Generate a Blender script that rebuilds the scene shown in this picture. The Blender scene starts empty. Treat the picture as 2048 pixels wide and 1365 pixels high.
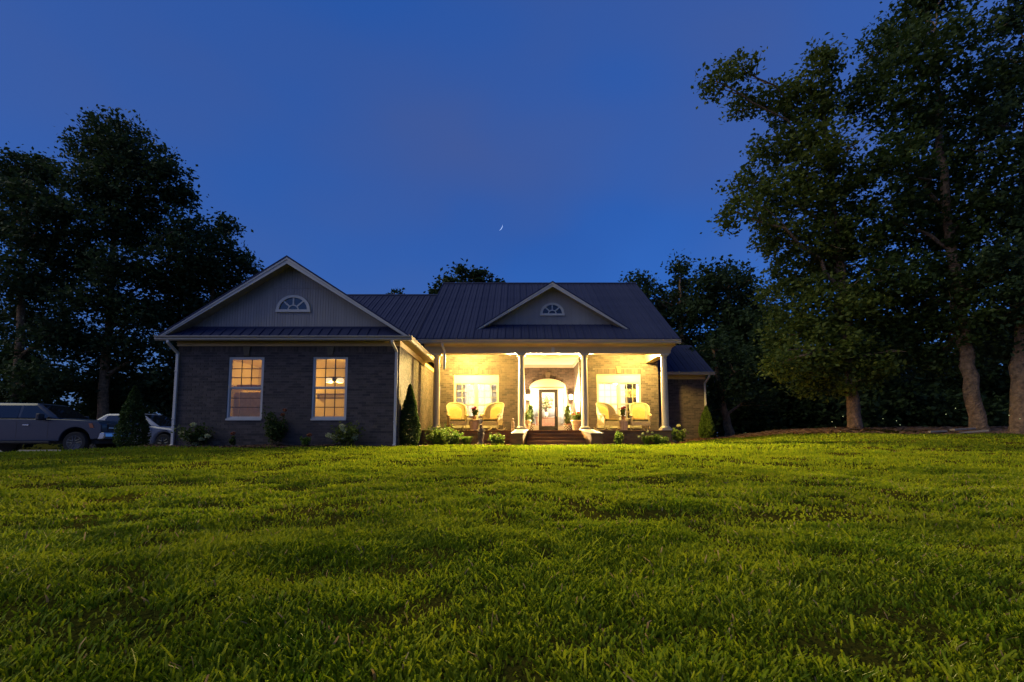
import bpy, bmesh, math, random
import numpy as np
from mathutils import Vector, Matrix

random.seed(7)
RNG = np.random.default_rng(11)
SC = bpy.context.scene
COL = SC.collection
R = math.radians

# ------------------------------------------------------------------ camera
FPX, PX, PY, TH, EYE = 975.0, 1032.0, 790.0, R(5.06), 0.30     # a 17 mm lens with a little rise, low tripod on the lawn
cam = bpy.data.cameras.new('camera')
cam_o = bpy.data.objects.new('camera', cam)
COL.objects.link(cam_o)
cam.sensor_width = 36.0
cam.lens = FPX / 2048.0 * 36.0
cam.shift_x = (1024.0 - PX) / 2048.0
cam.shift_y = (PY - 682.5) / 2048.0
cam.clip_start, cam.clip_end = 0.05, 3000
cam_o.location = (0, 0, EYE)
cam_o.rotation_euler = (R(90) + TH, 0, 0)
SC.camera = cam_o

# ------------------------------------------------------------------ sky, dusk light, exposure
world = bpy.data.worlds.new('World')
SC.world = world
world.use_nodes = True
wn = world.node_tree
bg = wn.nodes['Background']
sky = wn.nodes.new('ShaderNodeTexSky')
sky.sky_type = 'NISHITA'
sky.sun_disc = False
SUN_EL, SUN_AZ = R(9), R(-125)
sky.sun_elevation = SUN_EL
sky.sun_rotation = SUN_AZ
sky.ozone_density = 8.2
sky.air_density = 1.0
sky.dust_density = 1.0
tint = wn.nodes.new('ShaderNodeMix'); tint.data_type = 'RGBA'; tint.blend_type = 'MULTIPLY'
tint.inputs[0].default_value = 1.0
tint.inputs[7].default_value = (1.25, 0.90, 1.0, 1)                # camera white balance
wn.links.new(sky.outputs[0], tint.inputs[6])
# a thin, even veil of high cloud
wtc = wn.nodes.new('ShaderNodeTexCoord')
wno = wn.nodes.new('ShaderNodeTexNoise'); wno.inputs['Scale'].default_value = 1.7; wno.inputs['Detail'].default_value = 4; wno.inputs['Roughness'].default_value = 0.45
wn.links.new(wtc.outputs['Generated'], wno.inputs['Vector'])
wmr = wn.nodes.new('ShaderNodeMapRange'); wmr.inputs['From Min'].default_value = 0.38; wmr.inputs['From Max'].default_value = 0.72; wmr.inputs['To Min'].default_value = 0.55; wmr.inputs['To Max'].default_value = 0.85
wn.links.new(wno.outputs['Fac'], wmr.inputs['Value'])
veil = wn.nodes.new('ShaderNodeMix'); veil.data_type = 'RGBA'
wno2 = wn.nodes.new('ShaderNodeTexNoise'); wno2.inputs['Scale'].default_value = 1.1; wno2.inputs['Detail'].default_value = 3
wmp = wn.nodes.new('ShaderNodeMapping'); wmp.inputs['Location'].default_value = (2.35, 0.4, 0.1); wmp.inputs['Scale'].default_value = (1.0, 1.0, 1.9)
wn.links.new(wtc.outputs['Generated'], wmp.inputs['Vector']); wn.links.new(wmp.outputs[0], wno2.inputs['Vector'])
wcr = wn.nodes.new('ShaderNodeMix'); wcr.data_type = 'RGBA'
wmr2 = wn.nodes.new('ShaderNodeMapRange'); wmr2.inputs['From Min'].default_value = 0.36; wmr2.inputs['From Max'].default_value = 0.64
wn.links.new(wno2.outputs['Fac'], wmr2.inputs['Value']); wn.links.new(wmr2.outputs[0], wcr.inputs[0])
wcr.inputs[6].default_value = (0.10, 0.40, 1.62, 1)
wcr.inputs[7].default_value = (0.29, 0.41, 1.08, 1)
wn.links.new(wcr.outputs[2], veil.inputs[7])
wn.links.new(wmr.outputs[0], veil.inputs[0]); wn.links.new(tint.outputs[2], veil.inputs[6])
wn.links.new(veil.outputs[2], bg.inputs[0])
bg.inputs[1].default_value = 0.14
sun = bpy.data.lights.new('sun', 'SUN')
sun.energy = 0.85
sun.angle = R(50)
sun.color = (1.0, 0.93, 0.58)
sun_o = bpy.data.objects.new('sun', sun)
COL.objects.link(sun_o)
sd = Vector((-0.68, -0.09, 0.72))
sun_o.rotation_euler = sd.to_track_quat('Z', 'Y').to_euler()
SC.view_settings.view_transform = 'Standard'
SC.view_settings.look = 'None'
SC.view_settings.exposure = 0.8
SC.view_settings.gamma = 1.0
SC.render.engine = 'CYCLES'
SC.cycles.use_denoising = True
SC.cycles.sample_clamp_indirect = 4.0
SC.cycles.max_bounces = 7
SC.cycles.diffuse_bounces = 3
SC.cycles.transparent_max_bounces = 12
SC.cycles.caustics_reflective = False
SC.cycles.caustics_refractive = False


def P(u, v, Y):
    """A picture point (2048 wide) at depth Y -> world X, Z."""
    xc, yc = (u - PX) / FPX, (PY - v) / FPX
    k = Y / (math.cos(TH) - yc * math.sin(TH))
    return xc * k, EYE + (math.sin(TH) + yc * math.cos(TH)) * k


def PXX(u, Y, v=800):
    return P(u, v, Y)[0]


def PZ(v, Y):
    return P(PX, v, Y)[1]


# ------------------------------------------------------------------ materials
def mat(name, col, rough=0.6, metal=0.0, col2=None, island=0.0, noise=None, bump=None, spec=0.5, transl=0.0, emit=None, coat=0.0):
    m = bpy.data.materials.new(name)
    m.use_nodes = True
    nt = m.node_tree
    b = nt.nodes['Principled BSDF']
    out = nt.nodes['Material Output']
    b.inputs['Roughness'].default_value = rough
    b.inputs['Metallic'].default_value = metal
    b.inputs['Specular IOR Level'].default_value = spec
    b.inputs['Coat Weight'].default_value = coat
    c4 = (*col, 1)
    b.inputs['Base Color'].default_value = c4
    src = None
    if col2 is not None:
        mix = nt.nodes.new('ShaderNodeMix')
        mix.data_type = 'RGBA'
        mix.inputs[6].default_value = c4
        mix.inputs[7].default_value = (*col2, 1)
        add = None
        if island:
            geo = nt.nodes.new('ShaderNodeNewGeometry')
            oi = nt.nodes.new('ShaderNodeObjectInfo')
            a = nt.nodes.new('ShaderNodeMath'); a.operation = 'ADD'
            nt.links.new(geo.outputs['Random Per Island'], a.inputs[0])
            nt.links.new(oi.outputs['Random'], a.inputs[1])
            f = nt.nodes.new('ShaderNodeMath'); f.operation = 'FRACT'
            nt.links.new(a.outputs[0], f.inputs[0])
            s = nt.nodes.new('ShaderNodeMath'); s.operation = 'MULTIPLY'
            s.inputs[1].default_value = island
            nt.links.new(f.outputs[0], s.inputs[0])
            add = s.outputs[0]
        if noise:
            tc = nt.nodes.new('ShaderNodeTexCoord')
            n = nt.nodes.new('ShaderNodeTexNoise')
            n.inputs['Scale'].default_value = noise[0]
            n.inputs['Detail'].default_value = 6
            nt.links.new(tc.outputs['Object'], n.inputs['Vector'])
            mr = nt.nodes.new('ShaderNodeMapRange')
            mr.inputs['From Min'].default_value = 0.32
            mr.inputs['From Max'].default_value = 0.68
            mr.inputs['To Max'].default_value = noise[1]
            nt.links.new(n.outputs['Fac'], mr.inputs['Value'])
            if add is None:
                add = mr.outputs[0]
            else:
                q = nt.nodes.new('ShaderNodeMath'); q.operation = 'ADD'; q.use_clamp = True
                nt.links.new(add, q.inputs[0]); nt.links.new(mr.outputs[0], q.inputs[1])
                add = q.outputs[0]
        nt.links.new(add, mix.inputs[0])
        src = mix.outputs[2]
        nt.links.new(src, b.inputs['Base Color'])
    if bump:
        tc = nt.nodes.new('ShaderNodeTexCoord')
        n = nt.nodes.new('ShaderNodeTexNoise')
        n.inputs['Scale'].default_value = bump[0]
        n.inputs['Detail'].default_value = 5
        nt.links.new(tc.outputs['Object'], n.inputs['Vector'])
        bp = nt.nodes.new('ShaderNodeBump')
        bp.inputs['Strength'].default_value = bump[1]
        bp.inputs['Distance'].default_value = bump[2] if len(bump) > 2 else 0.02
        nt.links.new(n.outputs['Fac'], bp.inputs['Height'])
        nt.links.new(bp.outputs[0], b.inputs['Normal'])
    if transl:
        t = nt.nodes.new('ShaderNodeBsdfTranslucent')
        t.inputs[0].default_value = c4
        if src is not None:
            nt.links.new(src, t.inputs[0])
        ms = nt.nodes.new('ShaderNodeMixShader')
        ms.inputs[0].default_value = transl
        nt.links.new(b.outputs[0], ms.inputs[1])
        nt.links.new(t.outputs[0], ms.inputs[2])
        nt.links.new(ms.outputs[0], out.inputs[0])
    if emit:
        b.inputs['Emission Color'].default_value = (*emit[0], 1)
        b.inputs['Emission Strength'].default_value = emit[1]
    return m


def glass_mat(name, tint=(1, 1, 1), ior=1.45):
    m = bpy.data.materials.new(name)
    m.use_nodes = True
    nt = m.node_tree
    nt.nodes.remove(nt.nodes['Principled BSDF'])
    t = nt.nodes.new('ShaderNodeBsdfTransparent'); t.inputs[0].default_value = (*tint, 1)
    g = nt.nodes.new('ShaderNodeBsdfGlossy'); g.inputs['Roughness'].default_value = 0.02
    fr = nt.nodes.new('ShaderNodeFresnel'); fr.inputs[0].default_value = ior
    ms = nt.nodes.new('ShaderNodeMixShader')
    nt.links.new(fr.outputs[0], ms.inputs[0]); nt.links.new(t.outputs[0], ms.inputs[1]); nt.links.new(g.outputs[0], ms.inputs[2])
    nt.links.new(ms.outputs[0], nt.nodes['Material Output'].inputs[0])
    return m


M = dict(
    brick=mat('taupe brick', (0.034, 0.028, 0.028), 0.9, col2=(0.105, 0.080, 0.068), island=0.8, noise=(9, 0.3), bump=(60, 0.5, 0.01)),
    mortar=mat('pale mortar', (0.13, 0.11, 0.09), 0.95, col2=(0.09, 0.076, 0.062), noise=(3, 0.8), bump=(80, 0.4, 0.01)),
    dbrick=mat('brown brick', (0.14, 0.068, 0.022), 0.9, col2=(0.25, 0.125, 0.042), island=0.8, noise=(9, 0.3), bump=(60, 0.5, 0.01)),
    stone=mat('cast stone', (0.14, 0.11, 0.07), 0.85, col2=(0.10, 0.08, 0.052), noise=(7, 0.9), bump=(50, 0.3, 0.01)),
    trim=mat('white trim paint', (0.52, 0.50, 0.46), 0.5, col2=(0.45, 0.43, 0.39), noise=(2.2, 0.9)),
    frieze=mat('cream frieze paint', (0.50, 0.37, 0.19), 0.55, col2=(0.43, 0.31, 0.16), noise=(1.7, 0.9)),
    siding=mat('grey beige siding', (0.30, 0.28, 0.27), 0.6, col2=(0.23, 0.215, 0.21), island=0.5, noise=(0.9, 0.7)),
    soffit=mat('tan soffit', (0.36, 0.31, 0.24), 0.6, col2=(0.29, 0.25, 0.19), island=0.9),
    roof=mat('dark metal roof', (0.028, 0.034, 0.072), 0.7, 0.0, col2=(0.042, 0.048, 0.092), island=0.6, noise=(1.1, 0.7), spec=0.03),
    gutter=mat('gutter paint', (0.40, 0.35, 0.27), 0.4, col2=(0.34, 0.29, 0.23), noise=(1.5, 0.9)),
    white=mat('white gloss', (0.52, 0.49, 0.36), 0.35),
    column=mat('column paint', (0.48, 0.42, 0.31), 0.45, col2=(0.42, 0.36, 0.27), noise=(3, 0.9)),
    glass=glass_mat('window glass'),
    dglass=mat('dark loft glass', (0.010, 0.014, 0.030), 0.06, spec=0.8),
    door=mat('dark stained door', (0.014, 0.013, 0.010), 0.55, col2=(0.022, 0.019, 0.014), noise=(6, 0.9), spec=0.2),
    brass=mat('aged brass', (0.35, 0.25, 0.12), 0.35, 0.9),
    black=mat('black iron', (0.02, 0.02, 0.02), 0.5),
    wallin=mat('warm interior paint', (0.60, 0.48, 0.27), 0.8, col2=(0.53, 0.42, 0.23), noise=(1.2, 0.9)),
    wallpale=mat('pale interior paint', (0.72, 0.68, 0.58), 0.8, col2=(0.66, 0.62, 0.53), noise=(1.2, 0.9)),
    floorin=mat('oak floor', (0.22, 0.11, 0.05), 0.4, col2=(0.30, 0.16, 0.07), noise=(5, 0.9)),
    wood=mat('varnished wood', (0.24, 0.11, 0.05), 0.4, col2=(0.33, 0.17, 0.08), noise=(8, 0.9)),
    palewood=mat('pale weathered wood', (0.34, 0.27, 0.20), 0.8, col2=(0.24, 0.19, 0.14), noise=(8, 0.9)),
    wicker=mat('cream wicker', (0.42, 0.36, 0.20), 0.7, col2=(0.27, 0.23, 0.13), noise=(26, 0.8), bump=(90, 0.8, 0.015)),
    cushion=mat('yellow cushion', (0.46, 0.34, 0.12), 0.9, col2=(0.36, 0.25, 0.08), noise=(6, 0.8)),
    piping=mat('olive cushion side', (0.10, 0.10, 0.04), 0.9),
    terra=mat('terracotta', (0.28, 0.13, 0.07), 0.8, col2=(0.2, 0.09, 0.05), noise=(8, 0.9)),
    cream=mat('cream glazed clay', (0.56, 0.48, 0.33), 0.5, col2=(0.44, 0.37, 0.25), noise=(6, 0.9)),
    check_w=mat('white check', (0.66, 0.64, 0.6), 0.4),
    check_b=mat('black check', (0.02, 0.02, 0.025), 0.4),
    soil=mat('potting soil', (0.04, 0.028, 0.02), 0.95),
    mulch=mat('bark mulch', (0.13, 0.060, 0.028), 0.95, col2=(0.06, 0.030, 0.016), noise=(14, 1.0), bump=(22, 1.0, 0.05)),
    straw=mat('pine straw', (0.34, 0.18, 0.075), 0.95, col2=(0.22, 0.11, 0.045), noise=(9, 1.0), bump=(18, 1.0, 0.05)),
    chip=mat('mulch chips', (0.17, 0.080, 0.035), 0.95, col2=(0.06, 0.03, 0.017), island=1.0),
    strawchip=mat('straw litter', (0.36, 0.20, 0.085), 0.95, col2=(0.16, 0.085, 0.04), island=1.0),
    concrete=mat('driveway concrete', (0.20, 0.18, 0.15), 0.9, col2=(0.13, 0.115, 0.10), noise=(1.6, 1.0), bump=(40, 0.4, 0.01)),
    lawn=mat('lawn soil', (0.035, 0.038, 0.006), 0.95, col2=(0.065, 0.055, 0.008), noise=(2.4, 1.0), bump=(30, 1.0, 0.05), spec=0.0),
    grass=mat('grass blade', (0.060, 0.130, 0.004), 0.6, col2=(0.215, 0.255, 0.010), island=0.75, noise=(1.3, 0.5), transl=0.42, spec=0.12),
    straw_bl=mat('dry grass blade', (0.26, 0.17, 0.07), 0.7, col2=(0.34, 0.25, 0.11), island=0.9, transl=0.3),
    bark=mat('grey brown bark', (0.33, 0.20, 0.105), 0.95, col2=(0.13, 0.08, 0.045), noise=(7, 1.0), bump=(14, 1.0, 0.08)),
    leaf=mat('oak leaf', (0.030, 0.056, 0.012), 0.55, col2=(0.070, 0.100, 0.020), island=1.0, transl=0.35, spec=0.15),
    leaf_lit=mat('lit oak leaf', (0.062, 0.094, 0.014), 0.55, col2=(0.150, 0.175, 0.028), island=1.0, transl=0.38, spec=0.15),  # brighter oak leaf copy, the warm light put into its colour
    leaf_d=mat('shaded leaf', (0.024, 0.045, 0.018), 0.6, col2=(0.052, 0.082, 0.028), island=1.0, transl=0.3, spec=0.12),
    shrub=mat('shrub leaf', (0.070, 0.13, 0.018), 0.5, col2=(0.15, 0.22, 0.036), island=1.0, transl=0.35, spec=0.15),
    cedar=mat('arborvitae spray', (0.030, 0.060, 0.012), 0.6, col2=(0.060, 0.095, 0.02), island=1.0, transl=0.25, spec=0.2),
    bloom=mat('cream bloom', (0.62, 0.60, 0.34), 0.8, col2=(0.46, 0.48, 0.20), island=1.0, transl=0.2),
    rust=mat('orange bloom', (0.42, 0.14, 0.05), 0.8, col2=(0.30, 0.09, 0.05), island=1.0, transl=0.2),
    red=mat('red bloom', (0.36, 0.03, 0.03), 0.8, col2=(0.22, 0.02, 0.03), island=1.0, transl=0.2),
    peach=mat('peach bloom', (0.66, 0.42, 0.14), 0.8, col2=(0.60, 0.17, 0.08), island=1.0, transl=0.2),
    statue=mat('weathered statue stone', (0.20, 0.135, 0.085), 0.9, col2=(0.11, 0.07, 0.045), noise=(9, 1.0), bump=(30, 0.7, 0.02)),
    paint_truck=mat('grey blue truck paint', (0.012, 0.026, 0.056), 0.34, 0.0, spec=0.4, coat=0.3),
    paint_car=mat('pale silver car paint', (0.26, 0.28, 0.34), 0.36, 0.0, coat=0.3),
    carglass=mat('tinted car glass', (0.012, 0.014, 0.016), 0.05, spec=0.7),
    rubber=mat('tyre rubber', (0.018, 0.018, 0.018), 0.85),
    chrome=mat('chrome', (0.50, 0.51, 0.54), 0.22, 1.0),
    alloy=mat('dull alloy', (0.10, 0.105, 0.115), 0.45, 0.6),
    plastic=mat('black plastic', (0.02, 0.02, 0.022), 0.55),
    lens=mat('headlight lens', (0.45, 0.47, 0.52), 0.10, 0.3, coat=0.8),
    amber=mat('amber lens', (0.35, 0.09, 0.02), 0.2),
    lampglass=mat('lit lamp glass', (0.9, 0.85, 0.7), 0.4, emit=((1.0, 0.82, 0.52), 9.0)),
    lampsoft=mat('lit lamp shade', (0.9, 0.85, 0.7), 0.5, emit=((1.0, 0.76, 0.42), 0.55)),
    moon=mat('lit moon', (0.8, 0.8, 0.8), 0.9, emit=((0.42, 0.60, 0.95), 0.62)),
    spark=mat('firefly light', (0.8, 0.8, 0.4), 0.9, emit=((0.85, 1.0, 0.45), 1.2)),
)


# ------------------------------------------------------------------ mesh helpers
class MB:
    def __init__(s):
        s.v, s.f = [], []

    def add(s, vs, fs):
        o = len(s.v)
        s.v += [tuple(p) for p in vs]
        s.f += [tuple(i + o for i in f) for f in fs]
        return s

    def box(s, x0, x1, y0, y1, z0, z1, M4=None):
        vs = [(x0, y0, z0), (x1, y0, z0), (x1, y1, z0), (x0, y1, z0), (x0, y0, z1), (x1, y0, z1), (x1, y1, z1), (x0, y1, z1)]
        if M4 is not None:
            vs = [M4 @ Vector(p) for p in vs]
        return s.add(vs, [(0, 3, 2, 1), (4, 5, 6, 7), (0, 1, 5, 4), (1, 2, 6, 5), (2, 3, 7, 6), (3, 0, 4, 7)])

    def prism(s, poly, axis, a0, a1):
        """poly of 2-D points extruded along axis: 'x' -> (y,z), 'y' -> (x,z), 'z' -> (x,y)"""
        def m(p, a):
            return (a, p[0], p[1]) if axis == 'x' else (p[0], a, p[1]) if axis == 'y' else (p[0], p[1], a)
        n = len(poly)
        vs = [m(p, a0) for p in poly] + [m(p, a1) for p in poly]
        fs = [tuple(range(n)), tuple(range(2 * n - 1, n - 1, -1))]
        fs += [(i, i + n, (i + 1) % n + n, (i + 1) % n) for i in range(n)]
        return s.add(vs, fs)

    def hexa(s, p8):
        return s.add(p8, [(0, 3, 2, 1), (4, 5, 6, 7), (0, 1, 5, 4), (1, 2, 6, 5), (2, 3, 7, 6), (3, 0, 4, 7)])

    def lathe(s, prof, cx=0, cy=0, n=20, sx=1, sy=1):
        """prof: list of (radius, z), capped at both ends"""
        o = []
        for r, z in prof:
            for k in range(n):
                a = 2 * math.pi * k / n
                o.append((cx + r * math.cos(a) * sx, cy + r * math.sin(a) * sy, z))
        fs = []
        for j in range(len(prof) - 1):
            for k in range(n):
                fs.append((j * n + k, j * n + (k + 1) % n, (j + 1) * n + (k + 1) % n, (j + 1) * n + k))
        fs.append(tuple(range(n - 1, -1, -1)))
        fs.append(tuple((len(prof) - 1) * n + k for k in range(n)))
        return s.add(o, fs)

    def tube(s, pts, rad, n=8, cap=True):
        pts = [Vector(p) for p in pts]
        rs = rad if isinstance(rad, (list, tuple)) else [rad] * len(pts)
        vs, fs = [], []
        ref = None
        for i, p in enumerate(pts):
            t = (pts[min(i + 1, len(pts) - 1)] - pts[max(i - 1, 0)]).normalized()
            if ref is None:
                ref = Vector((0, 0, 1)) if abs(t.z) < 0.9 else Vector((1, 0, 0))
            a = t.cross(ref).normalized()
            b = a.cross(t).normalized()
            ref = b
            for k in range(n):
                w = 2 * math.pi * k / n
                vs.append(p + (a * math.cos(w) + b * math.sin(w)) * rs[i])
        for i in range(len(pts) - 1):
            for k in range(n):
                fs.append((i * n + k, i * n + (k + 1) % n, (i + 1) * n + (k + 1) % n, (i + 1) * n + k))
        if cap:
            fs.append(tuple(range(n - 1, -1, -1)))
            fs.append(tuple((len(pts) - 1) * n + k for k in range(n)))
        return s.add(vs, fs)

    def sphere(s, c, r, nu=12, nv=8, sc=(1, 1, 1)):
        prof = [(math.sin(math.pi * (j + 0.02) / (nv + 0.04)), -math.cos(math.pi * (j + 0.02) / (nv + 0.04))) for j in range(nv + 1)]
        t = MB().lathe(prof, n=nu)
        return s.add([(c[0] + p[0] * r * sc[0], c[1] + p[1] * r * sc[1], c[2] + p[2] * r * sc[2]) for p in t.v], t.f)

    def mesh(s, name, m, off=(0, 0, 0), smooth=False):
        me = bpy.data.meshes.new(name)
        me.from_pydata([(p[0] - off[0], p[1] - off[1], p[2] - off[2]) for p in s.v], [], s.f)
        if m:
            me.materials.append(m)
        bm = bmesh.new(); bm.from_mesh(me)
        bmesh.ops.recalc_face_normals(bm, faces=bm.faces)
        bm.to_mesh(me); bm.free()
        if smooth:
            me.shade_smooth()
            try:
                me.set_sharp_from_angle(angle=R(38))
            except Exception:
                pass
        return me

    def build(s, name, m, parent=None, smooth=False, bevel=0, kind=None, label=None):
        off = root_loc(parent)
        o = bpy.data.objects.new(name, s.mesh(name, m, off, smooth))
        COL.objects.link(o)
        if parent is not None:
            o.parent = parent
        if bevel:
            b = o.modifiers.new('bevel', 'BEVEL'); b.width = bevel; b.segments = 2; b.limit_method = 'ANGLE'
        if kind:
            o['kind'] = kind
        if label:
            o['label'] = label
        return o


def root_loc(p):
    while p is not None and p.parent is not None:
        p = p.parent
    return tuple(p.location) if (p is not None and p.type == 'EMPTY') else (0, 0, 0)


def tag(o, label, cat, group=None):
    o['label'] = label
    o['category'] = cat
    if group:
        o['group'] = group
    return o


def thing(name, label, cat, loc=(0, 0, 0), group=None):
    o = bpy.data.objects.new(name, None)
    COL.objects.link(o)
    o.location = loc
    o.empty_display_size = 0.2
    return tag(o, label, cat, group)


def copy_tree(o, parent=None):
    c = o.copy()
    COL.objects.link(c)
    c.parent = parent
    for ch in list(o.children):
        copy_tree(ch, c)
    return c


def raw_mesh(name, verts, quads, m, parent=None, kind=None):
    """numpy verts (n,3), quads (k,4)"""
    off = np.array(root_loc(parent))
    me = bpy.data.meshes.new(name)
    verts = np.asarray(verts, dtype=np.float32) - off.astype(np.float32)
    k = quads.shape[1]
    me.vertices.add(len(verts)); me.vertices.foreach_set('co', verts.ravel())
    me.loops.add(quads.size); me.loops.foreach_set('vertex_index', quads.astype(np.int32).ravel())
    me.polygons.add(len(quads))
    me.polygons.foreach_set('loop_start', np.arange(0, quads.size, k, dtype=np.int32))
    me.polygons.foreach_set('loop_total', np.full(len(quads), k, dtype=np.int32))
    me.update(calc_edges=True)
    me.materials.append(m)
    o = bpy.data.objects.new(name, me)
    COL.objects.link(o)
    if parent is not None:
        o.parent = parent
    if kind:
        o['kind'] = kind
    return o


def bulb_or_fill(parent, loc, power, color, radius=0.06):
    l = bpy.data.lights.new('bulb_or_fill', 'POINT')
    l.energy = power
    l.color = color
    l.shadow_soft_size = radius
    o = bpy.data.objects.new('bulb_or_fill', l)
    COL.objects.link(o)
    off = root_loc(parent)
    o.parent = parent
    o.location = (loc[0] - off[0], loc[1] - off[1], loc[2] - off[2])
    return o


def lawn_fill_spot(parent, loc, power, color, aim, angle, blend=0.6, radius=0.05):  # unseen spotlight added inside a fixture to brighten the lawn
    l = bpy.data.lights.new('bulb_or_fill', 'SPOT')
    l.energy, l.color, l.shadow_soft_size = power, color, radius
    l.spot_size, l.spot_blend = R(angle), blend
    o = bpy.data.objects.new('bulb_or_fill', l)
    COL.objects.link(o)
    off = root_loc(parent)
    o.parent = parent
    o.location = (loc[0] - off[0], loc[1] - off[1], loc[2] - off[2])
    o.rotation_euler = (-Vector(aim)).to_track_quat('Z', 'Y').to_euler()
    return o


# ------------------------------------------------------------------ terrain
def S(t):
    t = np.clip(t, 0, 1)
    return t * t * (3 - 2 * t)


def ground(X, Y):
    X = np.asarray(X, dtype=float); Y = np.asarray(Y, dtype=float)
    z = -0.30 + 0.30 * S((Y + 1.5) / 17.0)
    z = z + 0.45 * S((X - 4.5) / 9.5) * S((Y - 7.0) / 13.0)
    z = z - 0.34 * S((-X - 10.8) / 4.0) * S((Y - 5.0) / 9.0)
    z = z + 0.23 * S((X - 10.5) / 3.5) * S((Y - 19.0 + 0.09 * (X - 13)) / 1.3) * (1 - S((Y - 24) / 8))
    z = z - 0.9 * S((Y - 26) / 30.0)
    return z + 0.012 * np.sin(X * 1.7 + 0.5 * Y) * np.cos(Y * 1.3 - X * 0.6) * (np.abs(X) < 40)


def gz(x, y):
    return float(ground(x, y))


def bed_edge(X):
    """depth at which the lawn stops for a given X"""
    pts = [(-60, 15.4), (-13, 15.2), (-11.6, 14.75), (-10.9, 14.55), (-3.9, 14.6), (-3.35, 14.9), (-2.9, 16.6), (-2.0, 17.35), (0.0, 17.5), (0.5, 17.62), (2.75, 17.62), (3.1, 17.6),
           (4.0, 18.1), (6.2, 18.4), (7.2, 20.6), (9.6, 22.6), (10.6, 22.4), (11.4, 21.0), (12.6, 19.2), (15, 18.0), (22, 16.6), (60, 14)]
    return np.interp(X, [p[0] for p in pts], [p[1] for p in pts])


def noise2(x, y, seed):
    r = np.random.default_rng(seed)
    tab = r.random((256, 256))
    xi, yi = np.floor(x).astype(int), np.floor(y).astype(int)
    fx, fy = x - xi, y - yi
    fx, fy = fx * fx * (3 - 2 * fx), fy * fy * (3 - 2 * fy)
    g = lambda a, b: tab[a % 256, b % 256]
    return (g(xi, yi) * (1 - fx) + g(xi + 1, yi) * fx) * (1 - fy) + (g(xi, yi + 1) * (1 - fx) + g(xi + 1, yi + 1) * fx) * fy


def sheet(name, xs, ys, zf, m, kind='structure'):
    X, Y = np.meshgrid(xs, ys)
    Z = zf(X, Y)
    nx, ny = len(xs), len(ys)
    idx = np.arange(nx * ny).reshape(ny, nx)
    q = np.stack([idx[:-1, :-1], idx[:-1, 1:], idx[1:, 1:], idx[1:, :-1]], -1).reshape(-1, 4)
    o = raw_mesh(name, np.stack([X, Y, Z], -1).reshape(-1, 3), q, m, kind=kind)
    o.data.shade_smooth()
    return o


xs = np.concatenate([[-900, -400, -200, -100, -60], np.concatenate([np.arange(-44, -8, 0.5), np.arange(-8, 8, 0.2), np.arange(8, 44.1, 0.5)]), [60, 100, 200, 400, 900]])
ys = np.concatenate([[-300, -100, -40, -12], np.concatenate([np.arange(-6, 0, 0.5), np.arange(0, 18, 0.2), np.arange(18, 50, 0.5)]), [55, 62, 75, 100, 200, 500, 1200]])


def hummock(X, Y):
    return 0.055 * (noise2(X * 0.9 + 60, Y * 1.0 + 60, 3) - 0.5) + 0.042 * (noise2(X * 1.9 + 150, Y * 2.4 + 150, 4) - 0.5)


def lawn_z(X, Y):
    z = ground(X, Y)
    return z + hummock(X, Y) * (np.abs(X) < 44) * (Y < 40)


sheet('lawn', xs, ys, lawn_z, M['lawn'])


def lawn_h(X, Y):
    return ground(X, Y) + hummock(X, Y)


# beds of mulch between lawn and house, pine straw under the right-hand trees, driveway on the left
def strip(name, x0, x1, n, y_back, m, dz, front=0.0, step=0.25):
    vs, q = [], []
    X = np.linspace(x0, x1, n)
    rows = 8
    for j in range(rows):
        t = j / (rows - 1)
        Yf = bed_edge(X) + front
        Yb = np.array([y_back(x) for x in X])
        Y = Yf + (Yb - Yf) * t
        Z = lawn_h(X, Y) + dz * min(1, 3 * t) + (0.0 if j else -0.05)
        vs.append(np.stack([X, Y, Z], -1))
    idx = np.arange(rows * n).reshape(rows, n)
    q = np.stack([idx[:-1, :-1], idx[:-1, 1:], idx[1:, 1:], idx[1:, :-1]], -1).reshape(-1, 4)
    o = raw_mesh(name, np.concatenate(vs), q, m, kind='structure')
    o.data.shade_smooth()
    return o


strip('mulch_bed', -12.6, -3.35, 60, lambda x: 15.6, M['mulch'], 0.045)
strip('mulch_bed', -3.3, 0.35, 30, lambda x: 19.2, M['mulch'], 0.045)
strip('mulch_bed', 2.95, 10.2, 50, lambda x: 19.4 if x < 6.4 else 24.6, M['mulch'], 0.045)
strip('pine_straw_bed', 10.4, 40, 80, lambda x: 25.5, M['straw'], 0.03)
dz = 0.02
X = np.linspace(-42, -10.9, 60)
sheet('driveway', X, np.linspace(15.55, 24.5, 24), lambda a, b: lawn_h(a, b) + 0.05, M['concrete'])
sheet('front_path', np.linspace(1.05, 2.05, 6), np.linspace(17.15, 18.2, 6), lambda a, b: lawn_h(a, b) + 0.035, M['stone'])

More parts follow.
